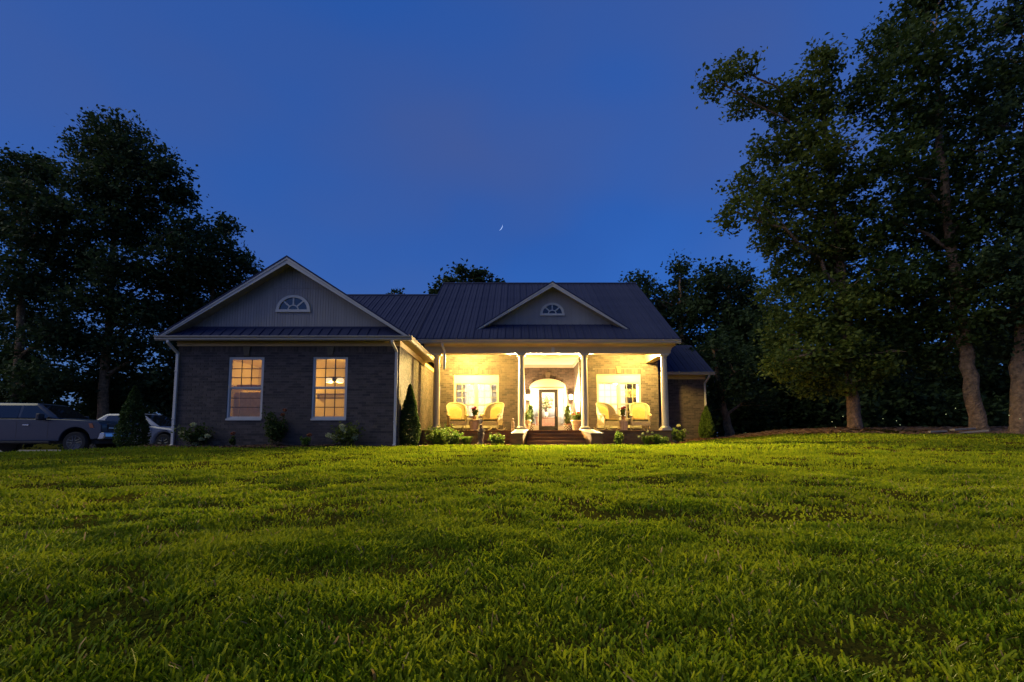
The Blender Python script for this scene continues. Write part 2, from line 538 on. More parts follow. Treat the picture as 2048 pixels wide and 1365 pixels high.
# ------------------------------------------------------------------ grass
def make_grass(name, y0, y1, dens, h0, w0, seed, mid=True, m=None, hs=0.35):
    r = np.random.default_rng(seed)
    half = 1.13
    area = half * (y1 ** 2 - y0 ** 2)
    n = int(area * dens)
    y = np.sqrt(r.random(n) * (y1 ** 2 - y0 ** 2) + y0 ** 2)
    x = (r.random(n) * 2 - 1) * half * y
    keep = (y < bed_edge(x) - 0.02 + 0.1 * (noise2(x * 2 + 50, y * 2 + 50, 8) - 0.5))
    keep &= ~((x > 1.05) & (x < 2.05) & (y > 17.15))
    cl = noise2(x * 2.6 + 60, y * 2.6 + 60, 21) * 0.55 + noise2(x * 7 + 90, y * 7 + 90, 22) * 0.45
    keep &= r.random(n) < np.clip(2.7 * (cl - 0.20), 0.16, 1)
    x, y, cl = x[keep], y[keep], cl[keep]
    n = len(x)
    z = lawn_h(x, y) - 0.006
    big = noise2(x * 0.9 + 30, y * 0.9 + 30, 23)
    h = h0 * (0.30 + 1.15 * cl + 0.35 * big) * (1 + hs * r.standard_normal(n)).clip(0.35, 2.2)
    w = w0 * (0.65 + 0.7 * r.random(n))
    la = r.random(n) * 2 * math.pi
    lean = h * (0.15 + 0.95 * r.random(n))
    # neighbouring blades lean alike
    sw = noise2(x * 1.6 + 10, y * 1.6 + 10, 24) * 4 * math.pi
    dx = lean * (np.cos(la) * 0.8 + np.cos(sw) * 0.2)
    dy = lean * (np.sin(la) * 0.8 + np.sin(sw) * 0.2)
    fa = r.random(n) * math.pi - math.pi / 2
    ux, uy = np.cos(fa * 0.75) * w / 2, np.sin(fa * 0.75) * w / 2
    def P3(a, b, c):
        return np.stack([a, b, c], -1)
    if mid:
        rows = [P3(x - ux, y - uy, z), P3(x + ux, y + uy, z),
                P3(x - ux + dx * .35, y - uy + dy * .35, z + h * .6), P3(x + ux + dx * .35, y + uy + dy * .35, z + h * .6),
                P3(x - ux * .62 + dx, y - uy * .62 + dy, z + h), P3(x + ux * .62 + dx, y + uy * .62 + dy, z + h)]
        vs = np.stack(rows, 1).reshape(-1, 3)
        b = np.arange(n)[:, None] * 6
        q = np.concatenate([b + np.array([[0, 1, 3, 2]]), b + np.array([[2, 3, 5, 4]])], 0)
    else:
        rows = [P3(x - ux, y - uy, z), P3(x + ux, y + uy, z),
                P3(x + ux * .4 + dx * .8, y + uy * .4 + dy * .8, z + h), P3(x - ux * .4 + dx * .8, y - uy * .4 + dy * .8, z + h)]
        vs = np.stack(rows, 1).reshape(-1, 3)
        q = np.arange(n)[:, None] * 4 + np.array([[0, 1, 2, 3]])
    return raw_mesh(name, vs, q, m or M['grass'], kind='stuff')


def lab(o, l, c):
    o['label'] = l; o['category'] = c
    return o


lab(make_grass('grass', 0.75, 3.2, 14500, 0.022, 0.0068, 1), 'short green lawn blades nearest the camera', 'grass')
lab(make_grass('grass', 3.2, 7.0, 3400, 0.025, 0.0105, 2), 'lit green lawn in the middle of the yard', 'grass')
lab(make_grass('grass', 7.0, 12.0, 850, 0.031, 0.019, 3, mid=False), 'yellow green lawn well in front of the house', 'grass')
lab(make_grass('grass', 12.0, 23.5, 300, 0.045, 0.034, 4, mid=False), 'yellow green lawn close to the house beds', 'grass')
lab(make_grass('dry_grass', 0.8, 6.0, 150, 0.026, 0.006, 5, m=M['straw_bl']), 'dry tan blades scattered through the near lawn', 'grass')
lab(make_grass('tall_grass', 0.8, 4.5, 60, 0.046, 0.007, 6), 'few longer blades standing out of the near lawn', 'grass')


def chips(name, x0, x1, n, ya, yb, seed, m, label, s=0.05):
    r = np.random.default_rng(seed)
    x = x0 + r.random(n) * (x1 - x0)
    lo = bed_edge(x) - 0.03
    hi = np.array([yb(a) for a in x])
    y = lo + (hi - lo) * r.random(n) ** 1.5
    z = lawn_h(x, y) + 0.05 * np.minimum(1, (y - lo) * 3 / np.maximum(hi - lo, .1))
    a = r.random(n) * 6.28
    L = s * (0.4 + r.random(n)); W = L * 0.35
    ca, sa = np.cos(a), np.sin(a)
    t = r.random((n, 4)) * 0.03
    vs = np.stack([np.stack([x + ca * L - sa * W, y + sa * L + ca * W, z + t[:, 0]], -1), np.stack([x - ca * L - sa * W, y - sa * L + ca * W, z + t[:, 1]], -1),
                   np.stack([x - ca * L + sa * W, y - sa * L - ca * W, z + t[:, 2]], -1), np.stack([x + ca * L + sa * W, y + sa * L - ca * W, z + t[:, 3]], -1)], 1).reshape(-1, 3)
    o = raw_mesh(name, vs, np.arange(n)[:, None] * 4 + np.arange(4)[None, :], m, kind='stuff')
    o['label'] = label; o['category'] = 'mulch'


chips('mulch_chips', -12.5, -3.4, 2600, 0, lambda x: 15.3, 31, M['chip'], 'loose bark chips in front of the dark brick wing')
chips('mulch_chips', -3.3, 0.3, 1300, 0, lambda x: 19.0, 32, M['chip'], 'loose bark chips below the porch beside the wing')
chips('mulch_chips', 3.0, 10.1, 2400, 0, lambda x: 19.0 if x < 6.4 else 24.3, 33, M['chip'], 'loose bark chips along the porch beyond the steps')
chips('pine_straw', 10.6, 30, 9000, 0, lambda x: 25, 34, M['strawchip'], 'loose brown litter on the mound under the trees', 0.09)

r = np.random.default_rng(77)
n = 160
y = np.sqrt(r.random(n)) * 13.0 + 4.5
x = (r.random(n) * 2 - 1) * 1.1 * y
k_ = y < bed_edge(x) - 0.1
x, y = x[k_], y[k_]; n = len(x)
z = lawn_h(x, y) + 0.03
a = r.random(n) * 6.28; L = 0.022 + 0.02 * r.random(n)
ca, sa = np.cos(a) * L, np.sin(a) * L
t = (r.random((n, 4)) - 0.5) * 0.02
vs = np.stack([np.stack([x + ca, y + sa, z + t[:, 0]], -1), np.stack([x - sa * .5, y + ca * .5, z + t[:, 1]], -1), np.stack([x - ca, y - sa, z + t[:, 2]], -1), np.stack([x + sa * .5, y - ca * .5, z + t[:, 3]], -1)], 1).reshape(-1, 3)
o = raw_mesh('fallen_leaves', vs, np.arange(n)[:, None] * 4 + np.arange(4)[None, :], M['chip'], kind='stuff')
o['label'] = 'few small brown leaves fallen on the lawn'; o['category'] = 'leaves'

# ================================================================== the house
HY = 17.0
house = thing('brick_house', 'brick house with lit porch, white columns and dark metal roof', 'house', (-1.0, HY, 0.0))
HO = tuple(house.location)

BL, BH, BJ = 0.245, 0.083, 0.011


def brick_rects(u0, u1, z0, z1, holes=(), soldier=None, arch=None):
    out = []
    if soldier:                                    # a row of upright bricks at the top
        zs = z1 - soldier
        u = u0
        while u < u1 - 0.02:
            ue = min(u + BH, u1)
            c, zc = (u + ue) / 2, (zs + z1) / 2
            if not any(h[0] < c < h[1] and h[2] < zc < h[3] for h in holes):
                out.append((u, ue - BJ, zs + BJ, z1 - 0.002))
            u += BH
        z1 = zs
    n = int((z1 - z0) / BH + 0.999)
    for i in range(n):
        zt = z1 - i * BH
        zb = max(zt - BH + BJ, z0)
        if zt - zb < 0.02:
            continue
        off = (BL / 2 if i % 2 else 0) - BL
        u = u0 + off
        zm = (zt + zb) / 2
        cuts = [(h[0], h[1]) for h in holes if h[2] < zm < h[3]]
        while u < u1:
            segs = [(max(u, u0), min(u + BL - BJ, u1))]
            for a, b in cuts:
                ns = []
                for s, e in segs:
                    if b <= s or a >= e:
                        ns.append((s, e))
                    else:
                        if a - s > 0.015:
                            ns.append((s, a - 0.003))
                        if e - b > 0.015:
                            ns.append((b + 0.003, e))
                segs = ns
            for s, e in segs:
                if e - s > 0.015 and not (arch and arch((s + e) / 2, zm)):
                    out.append((s, e, zb, zt))
            u += BL
    return out


def rects_minus(u0, u1, z0, z1, holes):
    us = sorted({u0, u1, *[min(max(h[i], u0), u1) for h in holes for i in (0, 1)]})
    zs = sorted({z0, z1, *[min(max(h[i], z0), z1) for h in holes for i in (2, 3)]})
    out = []
    for i in range(len(us) - 1):
        run = None
        for j in range(len(zs) - 1):
            c = ((us[i] + us[i + 1]) / 2, (zs[j] + zs[j + 1]) / 2)
            if any(h[0] < c[0] < h[1] and h[2] < c[1] < h[3] for h in holes):
                if run: out.append(run); run = None
            else:
                run = (us[i], us[i + 1], run[2] if run else zs[j], zs[j + 1])
        if run: out.append(run)
    return out


def plane_map(axis, c, sgn):
    """axis 'y': wall in X-Z at depth c facing -Y when sgn=-1; axis 'x': wall in Y-Z at X=c"""
    if axis == 'y':
        return lambda u, z, d: (u, c + sgn * d, z)
    return lambda u, z, d: (c + sgn * d, u, z)


def slab(mb, pm, r, d0, d1):
    a = [pm(r[0], r[2], d0), pm(r[1], r[2], d0), pm(r[1], r[3], d0), pm(r[0], r[3], d0)]
    b = [pm(r[0], r[2], d1), pm(r[1], r[2], d1), pm(r[1], r[3], d1), pm(r[0], r[3], d1)]
    mb.add(a + b, [(4, 5, 6, 7), (0, 1, 5, 4), (1, 2, 6, 5), (2, 3, 7, 6), (3, 0, 4, 7), (0, 3, 2, 1)])


def brick_wall(axis, c, sgn, u0, u1, z0, z1, holes=(), soldier=None, thick=0.2, m='brick', single=None, arch=None, extra=()):
    pm = plane_map(axis, c, sgn)
    back = MB()
    for r in rects_minus(u0, u1, z0, z1, holes):
        slab(back, pm, r, -thick, -0.007)
    wall = back.build('wall', M['mortar'], house)
    rects = brick_rects(u0, u1, z0, z1, holes, soldier, arch)
    picked = []
    if single:
        full = [r for r in rects if abs(r[1] - r[0] - (BL - BJ)) < 1e-6 and abs(r[3] - r[2] - (BH - BJ)) < 1e-6]
        full.sort(key=lambda r: single((r[0] + r[1]) / 2, (r[2] + r[3]) / 2))
        picked = full[:300]
        ps = set(picked)
        rects = [r for r in rects if r not in ps]
        me = None
        for r in picked:
            if me is None:
                b = MB(); slab(b, lambda u, z, d: (u, sgn * d, z), (-(BL - BJ) / 2, (BL - BJ) / 2, -(BH - BJ) / 2, (BH - BJ) / 2), -0.02, 0)
                me = b.mesh('brick', M[m])
            o = bpy.data.objects.new('brick', me)
            COL.objects.link(o)
            o.parent = wall
            w = pm((r[0] + r[1]) / 2, (r[2] + r[3]) / 2, random.uniform(-0.002, 0.002))
            o.location = (w[0] - HO[0], w[1] - HO[1], w[2] - HO[2])
    mb = MB()
    for r in list(rects) + list(extra):
        d = random.uniform(-0.0025, 0.0025)
        slab(mb, pm, r, -0.02, d)
    mb.build('brick', M[m], wall, kind='stuff')
    return wall


M['backlit'] = mat('bronze muntin', (0.06, 0.05, 0.05), 0.5)  # white muntins painted dark: their backlit shade is put into the colour
# ---- main planes
YW = 15.3                     # front of the dark wing
YE = YW - 0.45                # its gutter
WXL, WXR = PXX(351, YW), PXX(797, YW)
WZT = PZ(693, YW)             # top of its bricks
WZG = PZ(676, YE)             # gutter middle
WC = (WXL + WXR) / 2
YC = 19.2                     # columns
YP = 21.6                     # porch wall with the windows
YD = 23.7                     # door wall
ZF = 0.60                     # porch floor
ZC = PZ(711, YP)              # porch ceiling
YR = 24.1                     # small wing on the far side

# ---- dark wing
w1 = [PXX(455, YW, 775), PXX(526, YW, 775), PZ(839, YW), PZ(714, YW)]
w2 = [PXX(624, YW, 775), PXX(694, YW, 775), PZ(839, YW), PZ(713, YW)]
lint = []
wing_wall = brick_wall('y', YW, -1, WXL, WXR, -0.35, WZT, [w1, w2], soldier=0.19,
                       single=lambda u, z: abs(u - (w1[1] + w2[0]) / 2) + 0.75 * abs(z - 1.75))
brick_wall('x', WXR, 1, YW + 0.02, YP, -0.35, WZT, soldier=0.19, thick=0.18)
MB().box(WXL + 0.002, WXL + 0.2, YW + 0.21, 24.0, -0.35, WZT).build('wall', M['mortar'], house)
MB().box(WXL + 0.2, -3.9, 23.8, 24.0, -0.35, 4.2).build('wall', M['mortar'], house)
# keystones over both wing windows, up to the frieze
for w in (w1, w2):
    c = (w[0] + w[1]) / 2
    MB().prism([(c - 0.075, w[3] + 0.03), (c + 0.075, w[3] + 0.03), (c + 0.12, WZT - 0.01), (c - 0.12, WZT - 0.01)], 'y', YW - 0.04, YW + 0.05).build('keystone', M['stone'], house, bevel=0.008)
# frieze, soffit
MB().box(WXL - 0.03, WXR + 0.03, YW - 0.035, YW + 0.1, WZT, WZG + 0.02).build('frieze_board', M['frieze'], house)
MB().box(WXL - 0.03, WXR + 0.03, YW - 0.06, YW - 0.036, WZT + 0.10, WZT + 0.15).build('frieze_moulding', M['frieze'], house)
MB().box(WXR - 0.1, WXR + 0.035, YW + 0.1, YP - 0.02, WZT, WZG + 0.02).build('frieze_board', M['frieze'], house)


def soffit_boards(x0, x1, y0, y1, z, along, n, name='soffit'):
    mb = MB()
    for i in range(n):
        if along == 'x':
            a = x0 + (x1 - x0) * i / n; b = x0 + (x1 - x0) * (i + 1) / n - 0.006
            mb.box(a, b, y0, y1, z, z + 0.02)
        else:
            a = y0 + (y1 - y0) * i / n; b = y0 + (y1 - y0) * (i + 1) / n - 0.006
            mb.box(x0, x1, a, b, z, z + 0.02)
    return mb.build(name, M['soffit'], house, kind='stuff')


OV = 0.42
soffit_boards(WXL - OV, WXR + OV, YE + 0.02, YW - 0.06, WZG + 0.0, 'x', 60)
soffit_boards(WXR + 0.037, WXR + OV - 0.02, YW - 0.05, YP - 1.9, WZG + 0.0, 'y', 34)


def gutter(x0, x1, y, z, h=0.135, d=0.12):
    prof = [(y + d, z - h / 2), (y + 0.045, z - h / 2), (y + 0.02, z - h * 0.2), (y + 0.02, z + h * 0.1), (y - 0.01, z + h * 0.33), (y - 0.01, z + h / 2), (y + 0.005, z + h / 2),
            (y + 0.005, z + h * 0.36), (y + 0.035, z + h * 0.12), (y + 0.035, z - h * 0.2), (y + 0.05, z - h * 0.42), (y + d, z - h * 0.42)]
    return MB().prism(prof, 'x', x0, x1).build('gutter', M['gutter'], house)


def gutter_y(x, y0, y1, z, h=0.135, d=0.12):
    prof = [(x - d, z - h / 2), (x - 0.045, z - h / 2), (x - 0.02, z - h * 0.2), (x - 0.02, z + h * 0.1), (x + 0.01, z + h * 0.33), (x + 0.01, z + h / 2), (x - 0.005, z + h / 2),
            (x - 0.005, z + h * 0.36), (x - 0.035, z + h * 0.12), (x - 0.035, z - h * 0.2), (x - 0.05, z - h * 0.42), (x - d, z - h * 0.42)]
    return MB().prism(prof, 'y', y0, y1).build('gutter', M['gutter'], house)


gutter(WXL - OV - 0.06, WXR + OV + 0.05, YE, WZG)
gutter_y(WXR + OV + 0.055, YE + 0.005, YP - 1.95, WZG - 0.003)
MB().box(WXR + OV - 0.065, WXR + OV - 0.045, YE + 0.14, YP - 1.95, WZG + 0.02, WZG + 0.12).build('fascia', M['trim'], house)


def rect_tube(pts, w=0.085, d=0.065):
    mb = MB()
    for a, b in zip(pts[:-1], pts[1:]):
        a, b = Vector(a), Vector(b)
        t = (b - a).normalized()
        a2 = a - t * 0.02; b2 = b + t * 0.02
        sx = Vector((1, 0, 0)); sy = t.cross(sx).normalized()
        vs = []
        for p in (a2, b2):
            for i, j in ((-1, -1), (1, -1), (1, 1), (-1, 1)):
                vs.append(p + sx * i * w / 2 + sy * j * d / 2)
        mb.hexa(vs)
    return mb


def downspout(pts, straps=()):
    o = rect_tube(pts).build('downspout', M['trim'], house, bevel=0.01)
    for (x, y, z) in straps:
        MB().box(x - 0.055, x + 0.055, y - 0.045, y - 0.034, z - 0.012, z + 0.012).build('strap', M['trim'], o)
    return o


xd = WXL + 0.02
downspout([(xd - 0.10, YE + 0.07, WZG - 0.06), (xd - 0.10, YE + 0.07, WZG - 0.13), (xd, YW - 0.05, WZG - 0.42), (xd, YW - 0.05, 0.08), (xd - 0.02, YW - 0.22, 0.02)], [(xd, YW - 0.05, 2.4), (xd, YW - 0.05, 0.9)])
xd = WXR - 0.08
downspout([(xd - 0.06, YE + 0.07, WZG - 0.06), (xd - 0.06, YE + 0.07, WZG - 0.12), (xd, YW - 0.05, WZG - 0.36), (xd, YW - 0.05, 0.10), (xd, YW - 0.2, 0.04)], [(xd, YW - 0.05, 2.3), (xd, YW - 0.05, 0.8)])

# ---- metal roofs: every ribbed panel is a piece of its own
def panel_mesh(L, wp, dz):
    """panel in local coords: width along x, length along (y, slope)"""
    mb = MB()
    ln = math.hypot(L, dz)
    mb.box(0, wp - 0.004, 0, ln, -0.012, 0)
    mb.prism([(0.0, 0.0), (0.012, 0.028), (0.032, 0.028), (0.044, 0.0)], 'y', 0, ln)
    k = wp * 0.5
    mb.prism([(k, 0.0), (k + 0.006, 0.010), (k + 0.02, 0.010), (k + 0.026, 0.0)], 'y', 0, ln)
    return mb.mesh('roof_panel', M['roof'])


def slope_roof(x0, x1, y0, z0, y1, z1, wp=0.305, name='roof', under=0.05):
    """roof slope rising from eave (y0,z0) to ridge (y1,z1)"""
    base = MB()
    base.add([(x0, y0, z0 - 0.014), (x1, y0, z0 - 0.014), (x1, y1, z1 - 0.014), (x0, y1, z1 - 0.014),
              (x0, y0, z0 - under), (x1, y0, z0 - under), (x1, y1, z1 - under), (x0, y1, z1 - under)],
             [(0, 1, 2, 3), (4, 7, 6, 5), (0, 4, 5, 1), (1, 5, 6, 2), (2, 6, 7, 3), (3, 7, 4, 0)])
    b = base.build(name, M['roof'], house)
    me = panel_mesh(y1 - y0, wp, z1 - z0)
    n = int((x1 - x0) / wp)
    w = (x1 - x0) / n
    ang = math.atan2(z1 - z0, y1 - y0)
    for i in range(n):
        o = bpy.data.objects.new('roof_panel', me)
        COL.objects.link(o)
        o.parent = b
        o.scale = (w / wp, 1, 1)
        o.rotation_euler = (ang, 0, 0)
        o.location = (x0 + i * w - HO[0], y0 - HO[1], z0 - HO[2])
    return b


# main roof over the porch
YME = YC - 0.45                                            # porch gutter depth
MZG = PZ(684, YME)
MX0, MX1 = PXX(830, YME), PXX(1364, YME)
ZE = PZ(677, YME)
YRG = YME * 1.355
ZRG = PZ(567, YRG)
SL = (ZRG - ZE) / (YRG - YME)
main_roof = slope_roof(MX0, MX1, YME, ZE, YRG, ZRG)
MB().prism([(YRG - 0.16, ZRG - 0.06), (YRG, ZRG + 0.045), (YRG + 0.16, ZRG - 0.06), (YRG, ZRG + 0.02)], 'x', MX0 - 0.01, MX1 + 0.01).build('ridge_cap', M['roof'], house)
MB().add([(MX0, YRG, ZRG - 0.05), (MX1, YRG, ZRG - 0.05), (MX1, 2 * YRG - YME, ZE), (MX0, 2 * YRG - YME, ZE), (MX0, YRG, ZRG - 0.1), (MX1, YRG, ZRG - 0.1), (MX1, 2 * YRG - YME, ZE - 0.05), (MX0, 2 * YRG - YME, ZE - 0.05)],
         [(0, 1, 2, 3), (4, 7, 6, 5), (0, 4, 5, 1), (1, 5, 6, 2), (2, 6, 7, 3), (3, 7, 4, 0)]).build('rear_roof', M['roof'], house)
# gable end walls under the main roof
for gx in (MX0 + 0.12, MX1 - 0.42):
    MB().prism([(YME + 0.6, ZE + 0.0), (2 * YRG - YME - 0.6, ZE + 0.0), (2 * YRG - YME - 0.6, ZE + 0.3), (YRG, ZRG - 0.12), (YME + 0.6, ZE + 0.6 * SL - 0.12)], 'x', gx, gx + 0.15).build('gable_end', M['siding'], house)
# rake trim on the far gable edge
MB().add([(MX1 - 0.02, YME + 0.1, ZE - 0.06), (MX1 - 0.02, YRG, ZRG - 0.12), (MX1 - 0.02, YRG, ZRG - 0.28), (MX1 - 0.02, YME + 0.1, ZE - 0.2),
          (MX1 - 0.05, YME + 0.1, ZE - 0.06), (MX1 - 0.05, YRG, ZRG - 0.12), (MX1 - 0.05, YRG, ZRG - 0.28), (MX1 - 0.05, YME + 0.1, ZE - 0.2)],
         [(0, 1, 2, 3), (4, 7, 6, 5), (0, 4, 5, 1), (1, 5, 6, 2), (2, 6, 7, 3), (3, 7, 4, 0)]).build('rake_board', M['trim'], house)
# lower roof linking wing and main roof
YL = 25.2
ZL = PZ(590, YL)
slope_roof(WXL - 0.3, MX0 - 0.005, YL - (ZL - 3.4) / SL, 3.4, YL, ZL, name='link_roof')
MB().prism([(YL - 0.16, ZL - 0.07), (YL, ZL + 0.035), (YL + 0.16, ZL - 0.07), (YL, ZL + 0.01)], 'x', WXL - 0.3, MX0 - 0.01).build('ridge_cap', M['roof'], house)
MB().add([(WXL - .3, YL, ZL - .05), (MX0, YL, ZL - .05), (MX0, YL + 5, ZL - 3.2), (WXL - .3, YL + 5, ZL - 3.2), (WXL - .3, YL, ZL - .1), (MX0, YL, ZL - .1), (MX0, YL + 5, ZL - 3.25), (WXL - .3, YL + 5, ZL - 3.25)],
         [(0, 1, 2, 3), (4, 7, 6, 5), (0, 4, 5, 1), (1, 5, 6, 2), (2, 6, 7, 3), (3, 7, 4, 0)]).build('rear_roof', M['roof'], house)


# ---- gables (the wing's and the one on the porch roof)
def gable(cx, half, y_front, y_wall, z_base, z_apex, y_back, z_wall0, win, joint=None, fas=0.17, name='gable'):
    """rake boards at y_front, siding at y_wall, roof slabs back to y_back"""
    sl = (z_apex - z_base) / half
    nrm = math.hypot(1, sl)
    for s in (-1, 1):
        # roof slab
        t = 0.05
        q = [(cx, z_apex + t), (cx + s * (half + 0.03), z_base + t - 0.03 * sl), (cx + s * (half + 0.03), z_base - 0.03 * sl), (cx, z_apex)]
        MB().prism(q, 'y', y_front - 0.03, y_back).build('gable_roof', M['roof'], house)
        # rake fascia
        q = [(cx, z_apex - 0.002), (cx + s * half, z_base - 0.002), (cx + s * (half - fas * nrm * 0.62), z_base - 0.002), (cx, z_apex - fas * nrm)]
        MB().prism(q, 'y', y_front, y_front + 0.03).build('rake_board', M['trim'], house)
        q = [(cx, z_apex - 0.003), (cx + s * half, z_base - 0.003), (cx + s * (half - 0.055 * nrm), z_base - 0.003), (cx, z_apex - 0.06 * nrm)]
        MB().prism(q, 'y', y_front - 0.02, y_front - 0.001).build('rake_moulding', M['trim'], house)
        # sloping soffit boards
        mb = MB()
        n = int(half * nrm / 0.11)
        dn = 0.09
        for i in range(n):
            a0, a1 = half * i / n, half * (i + 0.95) / n
            p = [(cx + s * a0, z_apex - sl * a0 - dn), (cx + s * a1, z_apex - sl * a1 - dn), (cx + s * a1, z_apex - sl * a1 - dn - 0.015), (cx + s * a0, z_apex - sl * a0 - dn - 0.015)]
            mb.prism(p, 'y', y_front + 0.031, y_wall + 0.02)
        mb.build('soffit', M['soffit'], house, kind='stuff')
    # siding
    zl = lambda x: z_apex - sl * abs(x - cx) - 0.10
    back = MB()
    hw = (z_apex - 0.10 - z_wall0) / sl
    back.prism([(cx - hw, z_wall0), (cx + hw, z_wall0), (cx, z_apex - 0.1)], 'y', y_wall + 0.012, y_wall + 0.1)
    g = back.build(name, M['siding'], house)
    mb = MB()
    wv = 0.085
    n = int(2 * hw / wv)
    for i in range(n):
        a, b = cx - hw + i * wv, cx - hw + (i + 1) * wv - 0.012
        za, zb = zl(a), zl(b)
        if min(za, zb) < z_wall0 + 0.01:
            continue
        parts = [(z_wall0, None)] if not joint else [(z_wall0, joint - 0.012), (joint, None)]
        for lo, hi in parts:
            ta, tb = (za, zb) if hi is None else (min(hi, za), min(hi, zb))
            if ta - lo < 0.01 or tb - lo < 0.01:
                continue
            mb.prism([(a, lo), (b, lo), (b, tb), (a, ta)], 'y', y_wall - 0.004, y_wall + 0.012)
    mb.build('siding_board', M['siding'], g, kind='stuff')
    # half round window
    wx, wz, ro, hi = win
    K = 28
    arc = lambda r, k, rz=None: (wx + r * math.cos(math.pi * k / K), wz + (rz or r) * math.sin(math.pi * k / K))
    asp = hi / ro
    fr = MB()
    fw = 0.095
    for k in range(K):
        p = [arc(ro, k, ro * asp), arc(ro, k + 1, ro * asp), arc(ro - fw, k + 1, (ro - fw) * asp), arc(ro - fw, k, (ro - fw) * asp)]
        fr.prism(p, 'y', y_wall - 0.05, y_wall + 0.0)
    fr.box(wx - ro - 0.015, wx + ro + 0.015, y_wall - 0.055, y_wall, wz - 0.085, wz + 0.0)
    f = fr.build('half_round_window', M['trim'], house)
    r2 = (ro - fw)
    bars = [math.pi * 0.25, math.pi * 0.5, math.pi * 0.75]
    mm = MB()
    r1 = 0.16
    for k in range(K):
        mm.prism([(wx + (r1 + .02) * math.cos(math.pi * k / K), wz + (r1 + .02) * asp * math.sin(math.pi * k / K)), (wx + (r1 + .02) * math.cos(math.pi * (k + 1) / K), wz + (r1 + .02) * asp * math.sin(math.pi * (k + 1) / K)),
                  (wx + (r1 - .02) * math.cos(math.pi * (k + 1) / K), wz + (r1 - .02) * asp * math.sin(math.pi * (k + 1) / K)), (wx + (r1 - .02) * math.cos(math.pi * k / K), wz + (r1 - .02) * asp * math.sin(math.pi * k / K))], 'y', y_wall - 0.03, y_wall - 0.015)
    mm.build('muntin', M['trim'], f)
    for a in bars:
        c, s_ = math.cos(a), math.sin(a)
        b = MB()
        px, pz = -s_ * 0.024, c * 0.024
        b.prism([(wx + r1 * c + px, wz + r1 * asp * s_ + pz), (wx + r2 * c + px, wz + r2 * asp * s_ + pz), (wx + r2 * c - px, wz + r2 * asp * s_ - pz), (wx + r1 * c - px, wz + r1 * asp * s_ - pz)], 'y', y_wall - 0.028, y_wall - 0.014)
        b.build('muntin', M['trim'], f)
    ed = [0, math.pi * .25, math.pi * .5, math.pi * .75, math.pi]
    for i in range(4):
        pts = []
        for k in range(8):
            a = ed[i] + (ed[i + 1] - ed[i]) * k / 7
            pts.append((wx + r2 * math.cos(a), wz + r2 * asp * math.sin(a)))
        for k in range(7, -1, -1):
            a = ed[i] + (ed[i + 1] - ed[i]) * k / 7
            pts.append((wx + r1 * math.cos(a), wz + r1 * asp * math.sin(a)))
        MB().prism(pts, 'y', y_wall - 0.012, y_wall - 0.0055).build('pane', M['dglass'], f)
    pts = [(wx + r1 * math.cos(math.pi * k / 10), wz + r1 * asp * math.sin(math.pi * k / 10)) for k in range(11)]
    MB().prism(pts, 'y', y_wall - 0.0125, y_wall - 0.005).build('pane', M['dglass'], f)
    return g


za = P(578, 514, YE)[1]
zb = PZ(671, YE)
xa = (P(318, 671, YE)[0] + P(815, 671, YE)[0]) / 2
ha = (P(815, 671, YE)[0] - P(318, 671, YE)[0]) / 2
zw0 = PZ(657, YW)
hx, hz = P(587, 620, YW)
gable(xa, ha, YE + 0.03, YW, zb, za, 23.5, zw0 - 0.02, (hx, hz, 0.54, 0.47), joint=PZ(577, YW))
# pent roof strip across the wing gable's foot
pent = MB()
pent.add([(xa - ha + 0.1, YE + 0.05, WZG + 0.075), (xa + ha - 0.1, YE + 0.05, WZG + 0.075), (xa + ha - 0.55, YW - 0.005, zw0 - 0.01), (xa - ha + 0.55, YW - 0.005, zw0 - 0.01),
          (xa - ha + 0.1, YE + 0.05, WZG + 0.055), (xa + ha - 0.1, YE + 0.05, WZG + 0.055), (xa + ha - 0.55, YW - 0.005, zw0 - 0.05), (xa - ha + 0.55, YW - 0.005, zw0 - 0.05)],
         [(0, 1, 2, 3), (4, 7, 6, 5), (0, 4, 5, 1), (1, 5, 6, 2), (2, 6, 7, 3), (3, 7, 4, 0)])
pr = pent.build('pent_roof', M['roof'], house)
nr = int((2 * ha - 1.2) / 0.305)
mb0 = None
for i in range(nr):
    x = xa - ha + 0.6 + i * 0.305
    b = MB()
    L = math.hypot(YW - YE - 0.06, zw0 - WZG - 0.085)
    if mb0 is None:
        b.prism([(-0.02, 0), (-0.01, 0.024), (0.01, 0.024), (0.02, 0)], 'y', 0, L)
        mb0 = b.mesh('roof_rib', M['roof'])
    o = bpy.data.objects.new('roof_rib', mb0); COL.objects.link(o); o.parent = pr
    o.rotation_euler = (math.atan2(zw0 - WZG - 0.085, YW - YE - 0.06), 0, 0)
    o.location = (x - HO[0], YE + 0.05 - HO[1], WZG + 0.075 - HO[2])
MB().box(xa - ha + 0.62, xa + ha - 0.62, YW - 0.03, YW - 0.006, zw0 - 0.03, zw0 + 0.05).build('flashing', M['roof'], house)
# porch gable
YG = YME + 0.85
YGW = YG + 0.42
pz0 = PZ(659, YG)
pza = P(1104, 565, YG)[1]
pxl, pxr = P(954, 659, YG)[0], P(1258, 659, YG)[0]
pzw = PZ(654, YGW)
hx, hz = P(1104.5, 628, YGW)
gable((pxl + pxr) / 2, (pxr - pxl) / 2, YG, YGW, pz0, pza, YRG - 0.5, pzw, (hx, hz, 0.50, 0.46), fas=0.15, name='porch_gable')
MB().box(pxl + 0.45, pxr - 0.45, YGW - 0.06, YGW - 0.008, pzw - 0.05, pzw + 0.08).build('flashing', M['roof'], house)

